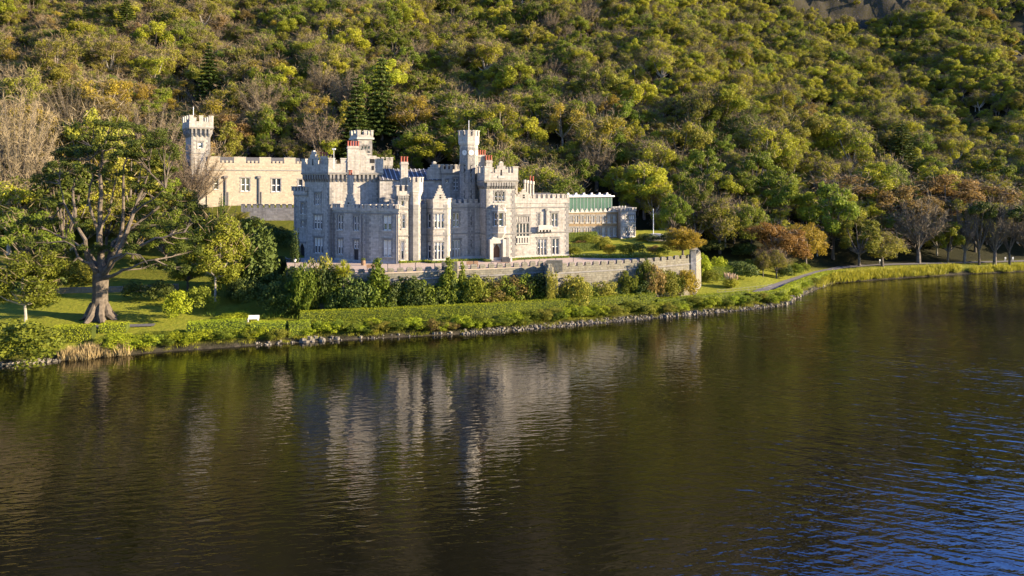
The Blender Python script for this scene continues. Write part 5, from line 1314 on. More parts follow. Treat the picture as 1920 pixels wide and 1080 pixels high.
for kind, px, yb, w_, h_, lab in (
    ('shrub_lime', 40, 690, 140, 92, 'wide bright willow bush at the left edge of the lake'),
    ('shrub_hedge', 330, 604, 52, 58, 'round sunlit shrub at the right edge of the shaded lawn'),
    ('shrub_green', 377, 586, 54, 48, 'round green shrub beside the leafy tree on the lawn'),
    ('shrub_dark', 250, 562, 42, 34, 'low dark shrub in front of the low garden wall'),
    ('shrub_dark', 300, 566, 46, 42, 'dark shrub behind the round sunlit one'),
    ('shrub_green', 425, 560, 60, 62, 'green shrub at the foot of the leafy tree'),
    ('shrub_dark', 470, 584, 50, 62, 'dark round shrub below the upright yew'),
    ('shrub_dark', 446, 570, 40, 48, 'small dark shrub left of the one below the yew'),
    ('shrub_rust', 532, 506, 40, 22, 'orange-brown low shrub at the left end of the drive'),
    ('shrub_dark', 520, 520, 50, 40, 'dark shrub behind the lamp at the left end of the drive'),
    ('shrub_dark', 523, 594, 62, 66, 'large dark shrub below the left end of the drive'),
    ('shrub_green', 565, 596, 56, 84, 'tall green shrub below the lamp at the left end of the drive'),
    ('shrub_olive', 603, 592, 50, 110, 'loose tall olive shrub left of the cabbage palm'),
    ('shrub_dark', 500, 455, 44, 36, 'dark shrub on the bank above the upright yew'),
    ('shrub_green', 470, 430, 40, 24, 'small green shrub on the grass bank below the retaining wall'),
    ('shrub_dark', 525, 470, 44, 44, 'dark shrub against the shaded wall near the gateway'),
    ('shrub_olive', 455, 415, 30, 18, 'low olive shrub just below the retaining wall'),
    ('shrub_hedge', 440, 600, 60, 14, 'low clipped shrub behind the white bench'),
    ('shrub_dark', 330, 430, 60, 40, 'dark bush at the foot of the corner tower'),
    ('shrub_green', 395, 440, 50, 40, 'green bush at the left end of the upper wing'),
    ('shrub_olive', 130, 540, 90, 50, 'olive undergrowth left of the thick pine trunk'),
    ('shrub_dark', 60, 560, 90, 70, 'dark bush behind the birch')):
    plant(kind, px, yb, w_, h_, lab, 'shrub', SG)
def wall_d(px):
    for Wl in (WALL, BAST):
        for a, b in zip(Wl[:-1], Wl[1:]):
            if PX((*a, 0))[0] <= px <= PX((*b, 0))[0]: return hit(px, a, b)[1]
    return 112.0 if px < 900 else 126.0
def garden_plant(kind, px, yb, wpx, hpx, label, cat='shrub', group=None, gap=1.3, **kw):
    """planted in the bed between the hedge and the terrace wall"""
    d = 95.0; lim = wall_d(px)-gap
    while d < lim and ZY(yb, d) > hgrid((px-960)*d/F, d): d += .2
    x = (px-960)*d/F; s = d/F
    return plant_at(kind, x, d, hgrid(x, d)-.08, wpx*s*1.1, hpx*s*(1.2 if kind[:5] == 'shrub' else 1.0), label, cat, group, **kw)
TG = 'shrubs below the terrace wall'
for kind, px, yb, w_, h_, lab in (
    ('shrub_dark', 665, 584, 60, 70, 'dark shrub between the cabbage palm and the large cone-shaped tree'),
    ('shrub_green', 628, 590, 44, 60, 'green shrub at the foot of the cabbage palm'),
    ('shrub_hedge', 773, 586, 48, 26, 'low bright dome-shaped shrub right of the pampas grass'),
    ('shrub_dark', 768, 566, 60, 60, 'dark shrub right of the large cone-shaped tree'),
    ('shrub_green', 800, 572, 62, 52, 'broad green shrub below the shaded stretch of terrace wall'),
    ('shrub_dark', 815, 582, 46, 34, 'small dark shrub left of the slim cone-shaped tree'),
    ('shrub_green', 884, 584, 60, 56, 'full green shrub right of the slim cone-shaped trees'),
    ('shrub_lime', 917, 580, 36, 40, 'small yellow-green shrub next to the full green one'),
    ('shrub_rust', 930, 560, 64, 44, 'brown straggly shrub hanging over the middle of the terrace wall'),
    ('shrub_rust', 972, 556, 60, 48, 'brown shrub left of the bastion corner'),
    ('shrub_green', 962, 578, 52, 44, 'green shrub with visible stems in front of the brown one'),
    ('shrub_dark', 1005, 574, 56, 52, 'blue-green shrub beside the shaded bastion corner'),
    ('shrub_olive', 1034, 556, 22, 62, 'narrow climbing shrub on the shaded bastion corner'),
    ('shrub_olive', 1077, 566, 54, 52, 'olive-brown round shrub in front of the sunlit bastion wall'),
    ('shrub_green', 1105, 566, 40, 32, 'low green shrub right of the olive-brown one'),
    ('shrub_olive', 1135, 562, 46, 40, 'olive shrub in the middle of the sunlit bastion wall'),
    ('shrub_dark', 1155, 560, 36, 30, 'dark low shrub below the middle of the bastion wall'),
    ('shrub_green', 1178, 552, 38, 52, 'upright green shrub against the bastion wall'),
    ('shrub_rust', 1222, 556, 44, 60, 'brownish bush with bare stems near the end of the bastion'),
    ('shrub_olive', 1250, 550, 40, 50, 'olive bush between the brownish bush and the golden one'),
    ('shrub_gold', 1284, 548, 44, 46, 'golden bush at the foot of the end pillar'),
    ('shrub_lime', 1210, 545, 32, 68, 'tall yellow-green climber on the bastion wall'),
    ('shrub_dark', 690, 560, 40, 50, 'dark shrub directly behind the large cone-shaped tree'),
    ('shrub_dark', 850, 572, 40, 50, 'dark shrub behind the slim cone-shaped trees'),
    ('shrub_green', 1020, 580, 40, 26, 'low green shrub at the foot of the bastion corner'),
    ('shrub_green', 575, 600, 46, 88, 'tall full green shrub hiding the left end of the terrace wall'), ('shrub_dark', 612, 596, 44, 84, 'tall dark shrub left of the cabbage palm'),
    ('shrub_dark', 548, 585, 50, 70, 'dark shrub at the left corner of the terrace wall'), ('shrub_green', 585, 590, 44, 62, 'mid-green shrub below the left corner of the terrace wall'),
    ('shrub_dark', 640, 560, 50, 40, 'dark shrub close against the wall behind the cabbage palm'), ('shrub_dark', 730, 570, 50, 52, 'dark shrub against the wall right of the cone-shaped tree'),
    ('shrub_green', 745, 560, 40, 44, 'green shrub reaching the wall top behind the pampas grass'), ('shrub_dark', 780, 556, 60, 42, 'dark ivy-like bush on the shaded wall'),
    ('shrub_dark', 830, 560, 50, 44, 'dark bush against the wall left of the slim cone-shaped tree'), ('shrub_olive', 905, 560, 56, 50, 'olive bush against the wall behind the full green one'),
    ('shrub_green', 945, 566, 44, 50, 'mid-green bush in the middle of the bed'), ('shrub_green', 990, 560, 50, 52, 'mid-green bush reaching up the shaded bastion side'),
    ('shrub_olive', 1060, 572, 36, 30, 'low olive bush at the foot of the sunlit bastion'), ('shrub_green', 1092, 558, 36, 40, 'mid-green bush on the sunlit bastion wall'),
    ('shrub_dark', 1200, 556, 40, 36, 'dark bush under the tall yellow-green climber'), ('shrub_green', 1268, 548, 32, 44, 'mid-green bush left of the golden one'),
    ('shrub_olive', 940, 582, 40, 26, 'low olive shrub by the long hedge')):
    garden_plant(kind, px, yb, w_, h_, lab, 'shrub', TG)
garden_plant('cone', 708, 588, 60, 104, 'large dense cone-shaped tree in front of the terrace wall', 'tree')
garden_plant('cone', 841, 584, 44, 98, 'slim cone-shaped tree, left one of the touching two by the wall', 'tree')
garden_plant('cone', 866, 580, 24, 88, 'thin cone-shaped tree, right one of the touching two by the wall', 'tree')
def cabbage_palm():
    d = 105.6; x = (643-960)*d/F; z = hgrid(x, d); s = d/F; root = empty('cabbage_palm', (x, d, z)); mb = MB()
    mb.tube([(0, 0, -.2), (.1, 0, 3), (.0, .1, 5.6)], [.24, .17, .15], 7); heads = [(-.9, .2, 7.2), (.8, -.1, 7.3), (0, .3, 7.9), (.3, -.8, 7.0), (-.4, -.7, 6.9)]
    for h in heads: mb.tube([(0, .1, 5.4), tuple(.5*a+.5*b for a, b in zip((0, .1, 5.5), h)), h], [.14, .12, .1], 6)
    mb.build('trunk', M['grey_bark'], root, smooth=True); r2 = np.random.default_rng(5); Pp, Tt, Nn = [], [], []
    for h in heads:
        for k in range(130):
            a = r2.uniform(0, 6.28); el = r2.uniform(-.7, 1.45); t = np.array([math.cos(a)*math.cos(el), math.sin(a)*math.cos(el), math.sin(el)])
            Pp.append(np.array(h)+t*.62); Tt.append(t); Nn.append(np.array([-math.cos(a)*math.sin(el), -math.sin(a)*math.sin(el), math.cos(el)]))
    me = leafmesh('crown', np.array(Pp), np.array(Nn), np.full(len(Pp), .62), LEAF['lime'], aspect=.07, tang=np.array(Tt)); link(bpy.data.objects.new('crown', me), root)
    tag(root, 'cabbage palm with spiky tufted heads in front of the drive', 'palm')
cabbage_palm()
def pampas(px, yb, hpx, n, lab, wpx, name='pampas_grass'):
    x, d, z = gp(px, yb); s = d/F; root = empty(name, (x, d, z)); h = hpx*s; w_ = wpx*s/2; r2 = np.random.default_rng(int(px))
    m_ = 1500; a = r2.uniform(0, 6.28, m_); el = r2.uniform(.35, 1.5, m_); t = np.stack([np.cos(a)*np.cos(el), np.sin(a)*np.cos(el), np.sin(el)], 1)
    P_ = t*np.array([w_*1.1, w_*1.1, h*.62])*r2.uniform(.3, 1, (m_, 1)); me = leafmesh('leaves', P_, r2.normal(size=(m_, 3)), np.full(m_, .4), LEAF['rush'], aspect=.09, tang=t); link(bpy.data.objects.new('leaves', me), root)
    mb = MB()
    for k in range(n):
        a = r2.uniform(0, 6.28); q = r2.uniform(.1, .7)*w_; hh = h*r2.uniform(.75, 1); top = (q*math.cos(a)*1.2, q*math.sin(a)*1.2, hh)
        mb.tube([(q*.3*math.cos(a), q*.3*math.sin(a), 0), (q*math.cos(a), q*math.sin(a), hh*.6)], [.02, .02], 4)
        mb.tube([(q*math.cos(a), q*math.sin(a), hh*.6), (q*1.15*math.cos(a), q*1.15*math.sin(a), hh*.75), (q*1.16*math.cos(a), q*1.16*math.sin(a), hh*.9), top], [.03, .09, .08, .02], 6)
    mb.build('plumes', LEAF['plume'], root); tag(root, lab, 'pampas grass')
pampas(741, 588, 34, 5, 'pampas grass with a few tall buff plumes by the large cone-shaped tree', 26)
pampas(1371, 540, 30, 26, 'wide clump of pampas grass with pinkish plumes on the right lawn', 34)
# ------------------------------------------------------------------ right-hand garden and shore trees
RG = 'shrubs in the right-hand gardens'
for kind, px, yb, w_, h_, lab in (
    ('shrub_hedge', 1317, 526, 40, 50, 'tall leafy shrub right of the end pillar'), ('shrub_hedge', 1350, 522, 40, 40, 'leafy shrub next to the one by the end pillar'),
    ('shrub_lime', 1330, 530, 36, 24, 'low yellow-green shrub at the edge of the right lawn'), ('shrub_dark', 1384, 522, 66, 34, 'spreading dark shrub behind the pampas grass on the right lawn'),
    ('shrub_green', 1415, 512, 44, 28, 'green shrub behind the two slender young trees'), ('shrub_dark', 1470, 522, 30, 26, 'dark clipped shrub below the rust-brown tree'),
    ('shrub_green', 1492, 516, 26, 22, 'round shrub, left of two below the golden tree'), ('shrub_green', 1508, 512, 24, 20, 'round shrub, right of two below the golden tree'),
    ('shrub_dark', 1332, 476, 60, 26, 'dark undergrowth behind the end pillar'), ('shrub_dark', 1400, 482, 60, 26, 'dark undergrowth behind the right-hand garden'),
    ('shrub_green', 1172, 480, 32, 24, 'round clipped shrub on the upper lawn in front of the annexe'), ('shrub_gold', 1142, 478, 26, 20, 'golden clipped shrub on the upper lawn'),
    ('shrub_dark', 1196, 480, 30, 26, 'dark clipped shrub on the upper lawn'), ('shrub_rust', 1086, 466, 30, 16, 'reddish flowering shrub beside the gabled wing'),
    ('shrub_lime', 1104, 462, 24, 22, 'yellow-green shrub below the annexe windows'), ('shrub_olive', 1128, 468, 36, 26, 'olive arching shrub on the upper lawn'),
    ('shrub_rust', 1226, 476, 30, 16, 'reddish shrub at the right of the upper lawn'), ('shrub_green', 1240, 480, 30, 18, 'green shrub beside the golden tree on the terrace'),
    ('shrub_olive', 1212, 486, 34, 12, 'low olive shrub by the terrace wall'), ('shrub_green', 1100, 452, 44, 14, 'green shrub under the annexe'),
    ('shrub_dark', 1215, 452, 50, 14, 'dark low shrub right of the annexe'), ('shrub_dark', 1262, 456, 44, 22, 'dark shrub behind the golden tree on the terrace'),
    ('shrub_lime', 1078, 478, 26, 14, 'bright shrub by the corner of the gabled wing')):
    plant(kind, px, yb, w_, h_, lab, 'shrub', RG)
for kind, px, yb, w_, h_, lab, ix in (
    ('small_gold', 1281, 486, 72, 58, 'rounded golden tree on the terrace behind the end pillar', 0),
    ('small_olive', 1350, 476, 82, 104, 'olive-brown tree behind the end pillar, half bare', 0),
    ('small_green', 1408, 478, 56, 92, 'narrow green tree right of the half-bare one', 0),
    ('small_rust', 1464, 512, 100, 92, 'rust-brown tree on the right lawn beside the golden one', 0),
    ('small_gold', 1511, 506, 74, 84, 'bright golden round tree at the end of the right lawn', 0),
    ('small_olive', 1431, 520, 32, 50, 'slender young tree on the right lawn, left one of two', 0),
    ('small_olive', 1456, 522, 42, 54, 'slender young tree on the right lawn, right one of two', 0),
    ('green', 1262, 448, 56, 84, 'tall shadowy green tree right of the flagpole', 0), ('green', 1306, 452, 72, 116, 'tall shadowy green tree behind the golden tree on the terrace', 2),
    ('green', 1562, 486, 86, 140, 'tall green tree with bare paired trunks behind the golden round tree', 0),
    ('olive', 1612, 500, 74, 96, 'grey-green tree at the lakeside path, left of the white sign', 1),
    ('small_olive', 1655, 500, 84, 66, 'low spreading olive tree at the white sign', 0),
    ('twig', 1722, 494, 88, 122, 'large bare brown tree by the lakeside path', 0),
    ('lime', 1778, 494, 50, 78, 'yellow-green tree right of the large bare brown tree', 0),
    ('twig', 1808, 494, 50, 110, 'bare tree on the right bank, next to the yellow-green one', 1),
    ('pine', 1836, 497, 56, 120, 'tall thin pine on the right bank', 0),
    ('twig', 1864, 497, 60, 128, 'bare tree with sunlit trunk on the right bank', 1),
    ('pine', 1893, 497, 60, 112, 'pine near the right edge of the lake', 0),
    ('twig', 1925, 498, 70, 120, 'bare tree cut by the right edge above the shore', 0),
    ('rust', 1700, 470, 110, 120, 'rust-brown tree behind the large bare tree', 0),
    ('rust', 1770, 440, 120, 110, 'rust-brown tree on the lower right slope', 1),
    ('rust', 1850, 430, 110, 100, 'rust-brown tree above the bare trees at the right edge', 2),
    ('rust', 1570, 415, 110, 90, 'rust-brown tree above the tall paired trunks', 2)):
    plant(kind, px, yb, w_, h_, lab, 'tree', idx=ix)

# ------------------------------------------------------------------ hedges, bank planting, stones
def hedge(name, pts, width, h, lab, mat='hedge', zf=None, dens=95, leaf=.065, uneven=.03, cat='hedge', core=True, flowers=0):
    zf = zf or hgrid; P = []
    for a, b in zip(pts[:-1], pts[1:]):
        k = max(1, int(math.dist(a, b)/.7)); P += [(a[0]+(b[0]-a[0])*i/k, a[1]+(b[1]-a[1])*i/k) for i in range(k)]
    P.append(pts[-1]); root = empty(name, (P[len(P)//2][0], P[len(P)//2][1], zf(*P[len(P)//2]))); ox, oy, oz = root.location
    mb = MB(); rows = []; r2 = np.random.default_rng(int(abs(P[0][0])*10)+3)
    for i, p in enumerate(P):
        a = P[max(0, i-1)]; b = P[min(len(P)-1, i+1)]; L = max(math.dist(a, b), 1e-3); nx, ny = -(b[1]-a[1])/L, (b[0]-a[0])/L
        hh = h*(1+uneven*noise.noise((p[0]*.45, p[1]*.45, 1.3))); ww = width*(1+uneven*noise.noise((p[0]*.4, p[1]*.4, 7.3)))
        z = zf(*p); rows.append((p, (nx, ny), hh, ww, z))
    ring_ = []
    for p, nn, hh, ww, z in rows:
        k = .86
        ring_.append([(p[0]+nn[0]*o*k-ox, p[1]+nn[1]*o*k-oy, zz-oz) for o, zz in ((-ww/2, z-.3), (-ww/2, z+hh*.85), (-ww*.38, z+hh*.93), (ww*.38, z+hh*.93), (ww/2, z+hh*.85), (ww/2, z-.3))])
    for r0, r1 in zip(ring_[:-1], ring_[1:]):
        for k in range(5): mb.face([r0[k], r0[k+1], r1[k+1], r1[k]], 0)
    mb.face(ring_[0][::-1], 0); mb.face(ring_[-1], 0)
    mb.build('core', LEAF['dark'], root)
    Pl, Nl = [], []
    for (p, nn, hh, ww, z), (p2, n2, h2, w2, z2) in zip(rows[:-1], rows[1:]):
        seg = math.dist(p, p2)
        for area, fn in ((ww*seg, 'top'), (hh*seg, -1), (hh*seg, 1)):
            n = int(area*dens+r2.random()); t = r2.random(n); u = r2.random(n)
            for tt, uu in zip(t, u):
                c = (p[0]+(p2[0]-p[0])*tt, p[1]+(p2[1]-p[1])*tt); zz = z+(z2-z)*tt
                if fn == 'top':
                    o = (uu-.5)*ww; Pl.append((c[0]+nn[0]*o-ox, c[1]+nn[1]*o-oy, zz+hh-oz+r2.normal()*.04-.3*hh*max(0, abs(uu-.5)*2-.8))); Nl.append((nn[0]*(uu-.5), nn[1]*(uu-.5), 1.0))
                else:
                    o = fn*ww/2*(1+.06*r2.normal()); Pl.append((c[0]+nn[0]*o-ox, c[1]+nn[1]*o-oy, zz+hh*uu*.98-oz)); Nl.append((nn[0]*fn, nn[1]*fn, .45))
    Nl = np.array(Nl)+r2.normal(size=(len(Nl), 3))*.9
    me = leafmesh('foliage', np.array(Pl), Nl, leaf*r2.uniform(.6, 1.4, len(Pl)), LEAF[mat]); link(bpy.data.objects.new('foliage', me), root)
    if flowers:
        idx = r2.integers(0, len(Pl), flowers); me = leafmesh('flowers', np.array(Pl)[idx]+np.array([0, 0, .06]), r2.normal(size=(flowers, 3))+np.array([0, 0, 1.]), np.full(flowers, .09), LEAF['flower']); link(bpy.data.objects.new('flowers', me), root)
    return tag(root, lab, cat)
def along(px0, px1, off, n=24):
    """points running along the lake shore between two picture columns, a set distance inland"""
    out = []
    xs = np.linspace(px0, px1, n)
    for px in xs:
        d = 100.0
        for _ in range(25): d = shore((px-960)*d/F)+off
        out.append(W2(px, d))
    return out
hedge('clipped_hedge', along(562, 1225, 5.5), 2.0, 2.2, 'long clipped hedge between the lake bank and the terrace garden')
hedge('clipped_hedge', along(1228, 1400, 5.0, 12), 1.6, 1.2, 'clipped hedge curving round the right lawn')
hedge('clipped_hedge', along(1403, 1580, 3.4, 14), 1.6, 1.25, 'low hedge between the grey path and the lake')
hedge('box_hedge', [gpt(100, 640), gpt(176, 636)], 2.6, 1.9, 'square-cut hedge block at the lakeside, beside the reeds')
hedge('box_hedge', [gpt(188, 622), gpt(240, 620)], 2.2, 1.0, 'smaller hedge block right of the square-cut one by the reeds')
hedge('box_hedge', [gpt(352, 634), gpt(462, 628)], 2.6, 2.2, 'long flat-topped hedge block on the left bank')
hedge('box_hedge', [gpt(470, 630), gpt(536, 626)], 2.2, 1.8, 'flat-topped hedge block between the long one and the lake path')
hedge('box_hedge', [gpt(541, 628), gpt(582, 624)], 2.0, 1.8, 'short hedge block at the left end of the long clipped hedge')
fl = [fp(748, .6), fp(795, .9), fp(810, -1.4), fp(842, -1.4), fp(856, .3), fp(908, -.6), fp(912, -2.6), fp(921, -2.7)]
hedge('flower_border', fl, .8, .35, 'green flower border along the foot of the castle, left of the brown door', zf=lambda x, y: ZT, flowers=70, dens=60, leaf=.08)
hedge('flower_border', [fp(957, -2.7), fp(967, -1.4), fp(1010, -1.2), fp(1066, -1.2)], .8, .32, 'green flower border along the foot of the castle, right of the brown door', zf=lambda x, y: ZT, flowers=20, dens=60, leaf=.08)
hedge('flower_border', [fp(1070, -.6), W2(1140, 129), W2(1190, 129.5)], 1.0, .5, 'yellow flower border at the top edge of the terrace wall', zf=lambda x, y: ZT, flowers=160, dens=60, leaf=.08)
hedge('clipped_hedge', [W2(1068, 134.5), W2(1122, 136.5)], 1.3, 1.6, 'dark square hedge beside the corner of the gabled wing', mat='green', zf=gard_z)
hedge('clipped_hedge', [W2(1126, 136.8), W2(1166, 137.5)], 1.3, 1.1, 'lower dark hedge in front of the clipped shrubs on the upper lawn', mat='green', zf=gard_z)
hedge('clipped_hedge', [W2(1064, 147), W2(1118, 149)], 1.6, 1.7, 'hedge sloping down below the annexe windows', mat='green', zf=lambda x, y: gard_z(x, y)+.2)
hedge('clipped_hedge', [W2(1306, 139), W2(1368, 141)], 2.6, 2.9, 'tall bright hedge right of the end pillar', zf=hgrid)
# bank planting: shrubs one by one along the water
BG = 'bushes along the lake bank'
rb = random.Random(21); k = 0; px = 190.0
kinds = ['shrub_hedge', 'shrub_green', 'shrub_lime', 'shrub_hedge', 'shrub_olive', 'shrub_hedge', 'shrub_rust', 'shrub_lime', 'shrub_green']
nm = {'shrub_hedge': 'leafy green', 'shrub_green': 'deep green', 'shrub_lime': 'yellow-green', 'shrub_olive': 'olive', 'shrub_dark': 'dark', 'shrub_rust': 'reddish-brown', 'shrub_gold': 'golden'}
bank = []
while px < 1545:
    kd = rb.choice(kinds)
    if kd == 'shrub_rust' and rb.random() < .5: kd = 'shrub_green'
    off = rb.uniform(1.2, 3.3) if px > 560 else rb.uniform(1.3, 3.6)
    d = 100.0
    for _ in range(25): d = shore((px-960)*d/F)+off
    x = (px-960)*d/F; w_ = rb.uniform(1.9, 3.6); bank.append((px, kd, x, d, w_, min(1.6, w_*rb.uniform(.42, .6))))
    px += rb.uniform(7, 15)
refs = ((335, 'on the bank below the shaded lawn'), (580, 'below the hedge blocks'), (760, 'in front of the large cone-shaped tree'), (900, 'below the slim cone-shaped trees'), (1050, 'left of the bastion'), (1200, 'below the bastion wall'), (1320, 'below the end pillar'), (1440, 'below the right lawn'), (9999, 'beside the grey path'))
bb = {}
for b_ in bank:
    ref = next(r for lim, r in refs if b_[0] < lim); bb.setdefault((b_[1], ref), []).append(b_)
for (kd, ref), L in bb.items():
    for i, (px, _, x, d, w_, h_) in enumerate(L):
        lab = nm[kd]+' bush '+ref+(', '+ORD[i]+' of '+NUM[len(L)]+' from left' if len(L) > 1 else '')
        plant_at(kd, x, d, hgrid(x, d)-.1, w_, h_, lab, 'bush', BG, name='bank_bush')
def scatter_blades(name, pts, mat, lab, cat, n_per=60, h=(.5, 1.1), spread=.5, asp=.05):
    r2 = np.random.default_rng(len(pts)); Pp, T = [], []
    for x, y, z, s in pts:
        q = r2.normal(size=(n_per, 2))*spread*s; hh = r2.uniform(*h, n_per)*s; t = np.stack([q[:, 0]*.5+r2.normal(size=n_per)*.2, q[:, 1]*.5+r2.normal(size=n_per)*.2, np.ones(n_per)*1.2], 1)
        t /= np.linalg.norm(t, axis=1, keepdims=True); Pp.append(np.stack([x+q[:, 0], y+q[:, 1], z+hh*.5], 1)); T.append(t*hh[:, None])
    Pp = np.concatenate(Pp); T = np.concatenate(T); me = leafmesh(name, Pp, r2.normal(size=Pp.shape)*np.array([1, 1, .2]), np.linalg.norm(T, axis=1)*.55, mat, aspect=asp, tang=T)
    return tag(link(bpy.data.objects.new(name, me)), lab, cat, kind='stuff')
def shore_pts(p0, p1, n, o0, o1, s0, s1, seed):
    rs = random.Random(seed); out = []
    for i in range(n):
        px = rs.uniform(p0, p1); off = rs.uniform(o0, o1); d = 100.0
        for _ in range(25): d = shore((px-960)*d/F)+off
        x = (px-960)*d/F; out.append((x, d, max(-.05, hgrid(x, d)), rs.uniform(s0, s1)))
    return out
scatter_blades('reed_bed', shore_pts(120, 240, 42, -.2, 1.2, .6, 1.1, 2), LEAF['straw'], 'straw-coloured reeds standing at the water edge on the left', 'reeds', 70, (.7, 1.5), .4)
scatter_blades('rushes', shore_pts(1535, 1800, 210, .1, 3.4, .8, 1.5, 3)+shore_pts(1820, 1960, 50, 0, 2, .8, 1.4, 4), LEAF['rush'], 'bright yellow-green rushes lining the right shore', 'rushes', 60, (.6, 1.3), .55, .07)
scatter_blades('bank_grass', shore_pts(180, 1540, 300, .2, 4.6, .4, .8, 6), LEAF['rush'], 'rough yellow-green grass growing along the lake bank', 'grass', 46, (.4, .9), .6, .07)
scatter_blades('undergrowth', [(x, y, hgrid(x, y), s) for x, y, s in ((random.uniform(-75, 40), random.uniform(104, 118), random.uniform(.6, 1.1)) for _ in range(520)) if 8 < y-shore(x) < 15 and hgrid(x, y) < 7], LEAF['green'], 'low green planting between the hedge and the terrace wall', 'undergrowth', 46, (.4, 1.0), .7, .12)
def shore_stones():
    rs = random.Random(8); mb = MB()
    for px0, px1, n, a, b, s0, s1 in ((0, 130, 60, 0, .7, .12, .35), (480, 880, 50, -.15, .7, .1, .35), (870, 1560, 750, -.25, 1.0, .06, .30), (1240, 1330, 20, -.1, .8, .3, .6), (560, 640, 14, -.2, 1.0, .35, .7), (1470, 1500, 12, .2, 1.4, .4, .75)):
        for x, d, z, _ in shore_pts(px0, px1, n, a, b, 1, 1, int(px0)+n):
            r = rs.uniform(s0, s1); c = (x, d, z+r*.12); q = [(c[0]+r*math.cos(t)*rs.uniform(.7, 1.2), c[1]+r*math.sin(t)*rs.uniform(.7, 1.2)) for t in (0, 1.25, 2.5, 3.8, 5.0)]
            lo = [(p[0], p[1], c[2]-r*.5) for p in q]; hi = [(c[0]+(p[0]-c[0])*rs.uniform(.5, .8), c[1]+(p[1]-c[1])*rs.uniform(.5, .8), c[2]+r*rs.uniform(.3, .65)) for p in q]; mb.hexa(lo, hi, 0, bottom=False)
    tag(mb.build('shore_stones', M['stones']), 'pale stones and boulders along the water edge', 'stones', kind='stuff')
shore_stones()
# ------------------------------------------------------------------ paths
strip('path', [gpt(1418, 550), gpt(1445, 541), gpt(1475, 530), gpt(1500, 522), gpt(1535, 511), gpt(1575, 503), gpt(1620, 499), gpt(1680, 496.5), gpt(1760, 494.5), gpt(1830, 492.5), gpt(1925, 490)], 1.7, M['path'], .16, 'grey path curving along the right shore', 'path')
strip('path', [gpt(150, 616), gpt(190, 614), gpt(250, 612), gpt(290, 611)], 1.2, M['path'], .14, 'narrow grey path across the left lawn', 'path')
# ------------------------------------------------------------------ small things
def lamp(px, yb, yt, z=None, lab='', d=None):
    if z is None: x, d, z = gp(px, yb)
    else: x = (px-960)*d/F
    h = ZY(yt, d)-z; root = empty('lamp_post', (x, d, z)); mb = MB()
    mb.lathe((0, 0, 0), [(.16, 0), (.16, .25), (.09, .35), (.06, h*.5), (.05, h-.75), (.12, h-.7), (.04, h-.62)], 8); mb.build('post', M['iron'], root)
    mb = MB(); mb.lathe((0, 0, h-.62), [(.13, 0), (.25, .42), (.05, .6)], 6); mb.build('lantern', M['lamp_glass'], root)
    mb = MB(); mb.lathe((0, 0, h-.2), [(.28, 0), (.1, .14), (.03, .26)], 6); mb.build('lantern_cap', M['iron'], root); tag(root, lab, 'lamp post')
lamp(553, 520, 484, ZT-.5, 'black lamp post with white lantern at the left end of the drive', 113.5)
lamp(1299, 478, 457, 10.6, 'white-topped lantern standing on the end pillar of the terrace wall', 125.6)
PGp = 'posts along the outer edge of the drive'
def posts():
    src = None; pxs = [714, 727, 750, 779, 815, 848, 888, 921, 953, 984, 1012, 1042, 1075]
    for i, px in enumerate(pxs):
        A = [W2(650, 108.6), W2(760, 110.8), W2(930, 115.8), W2(1040, 119.0), W2(1140, 121.5)]
        for a, b in zip(A[:-1], A[1:]):
            s_, d_ = hit(px, a, b)
            if 0 <= s_ <= math.dist(a, b): break
        x = (px-960)*d_/F
        if src is None:
            mb = MB(); mb.lathe((0, 0, 0), [(.07, -.05), (.06, .1), (.045, .95), (.08, 1.0), (.07, 1.1), (.02, 1.14)], 8); o = mb.build('drive_post', M['iron']); src = o
        else: o = link(src.copy()); o.name = 'drive_post'
        o.location = (x, d_, ZT); tag(o, 'thin dark post at the outer edge of the drive, '+(ORD[i] if i < 12 else 'last')+' from left', 'post', PGp)
posts()
def bench(px, d, z, w_, lab, mat, rz=0, back=True, name='bench'):
    root = empty(name, ((px-960)*d/F, d, z), rz); mb = MB(); mb.box(-w_/2, w_/2, -.22, .22, .42, .48); mb.build('seat', mat, root)
    if back: mb = MB(); mb.box(-w_/2, w_/2, .2, .26, .5, .95); mb.build('backrest', mat, root)
    for x in (-w_/2+.1, w_/2-.1):
        for y in (-.18, .18): mb = MB(); mb.box(x-.04, x+.04, y-.04, y+.04, 0, .418); mb.build('leg', mat, root)
    tag(root, lab, 'bench')
bench(698, 110.6, ZT, 1.8, 'brown wooden bench at the left of the drive', M['wood'], .25)
bench(886, 115.2, ZT, 2.0, 'wooden bench on the drive behind the slim cone-shaped trees', M['wood'], .3)
bench(944, 117.6, ZT, 2.2, 'backless wooden bench on the drive opposite the brown door', M['wood'], .3, False)
x, d, z = gp(475, 604); bench(475, d, z, 1.6, 'white bench on the lawn behind the hedge blocks', M['white'], .1)
def barrel():
    p = W2(681, 117.6); root = empty('planter', (*p, ZT)); mb = MB(); mb.lathe((0, 0, 0), [(.32, 0), (.42, .4), (.36, .85), (.28, .86)], 12); mb.build('barrel', M['wood'], root)
    r2 = np.random.default_rng(3); P = sph(160)*np.array([.35, .35, .25])+np.array([0, 0, 1.0]); me = leafmesh('plant', P, sph(160), np.full(160, .08), LEAF['green']); link(bpy.data.objects.new('plant', me), root); tag(root, 'wooden barrel planter at the corner of the front block', 'planter')
barrel()
p = W2(950, 122.9); mb = MB(); mb.box(-.95, .6, -.3, .3, 0, .5); mb.box(-.9, .55, .18, .34, .5, .85); mb.box(.62, .95, -.3, .3, 0, .62, 1); o = mb.build('stone_seat', [M['iron'], M['pale_dressing']]); o.location = (*p, ZT); o.rotation_euler = (0, 0, BETA); tag(o, 'dark seat with pale stone end beside the brown door', 'seat')
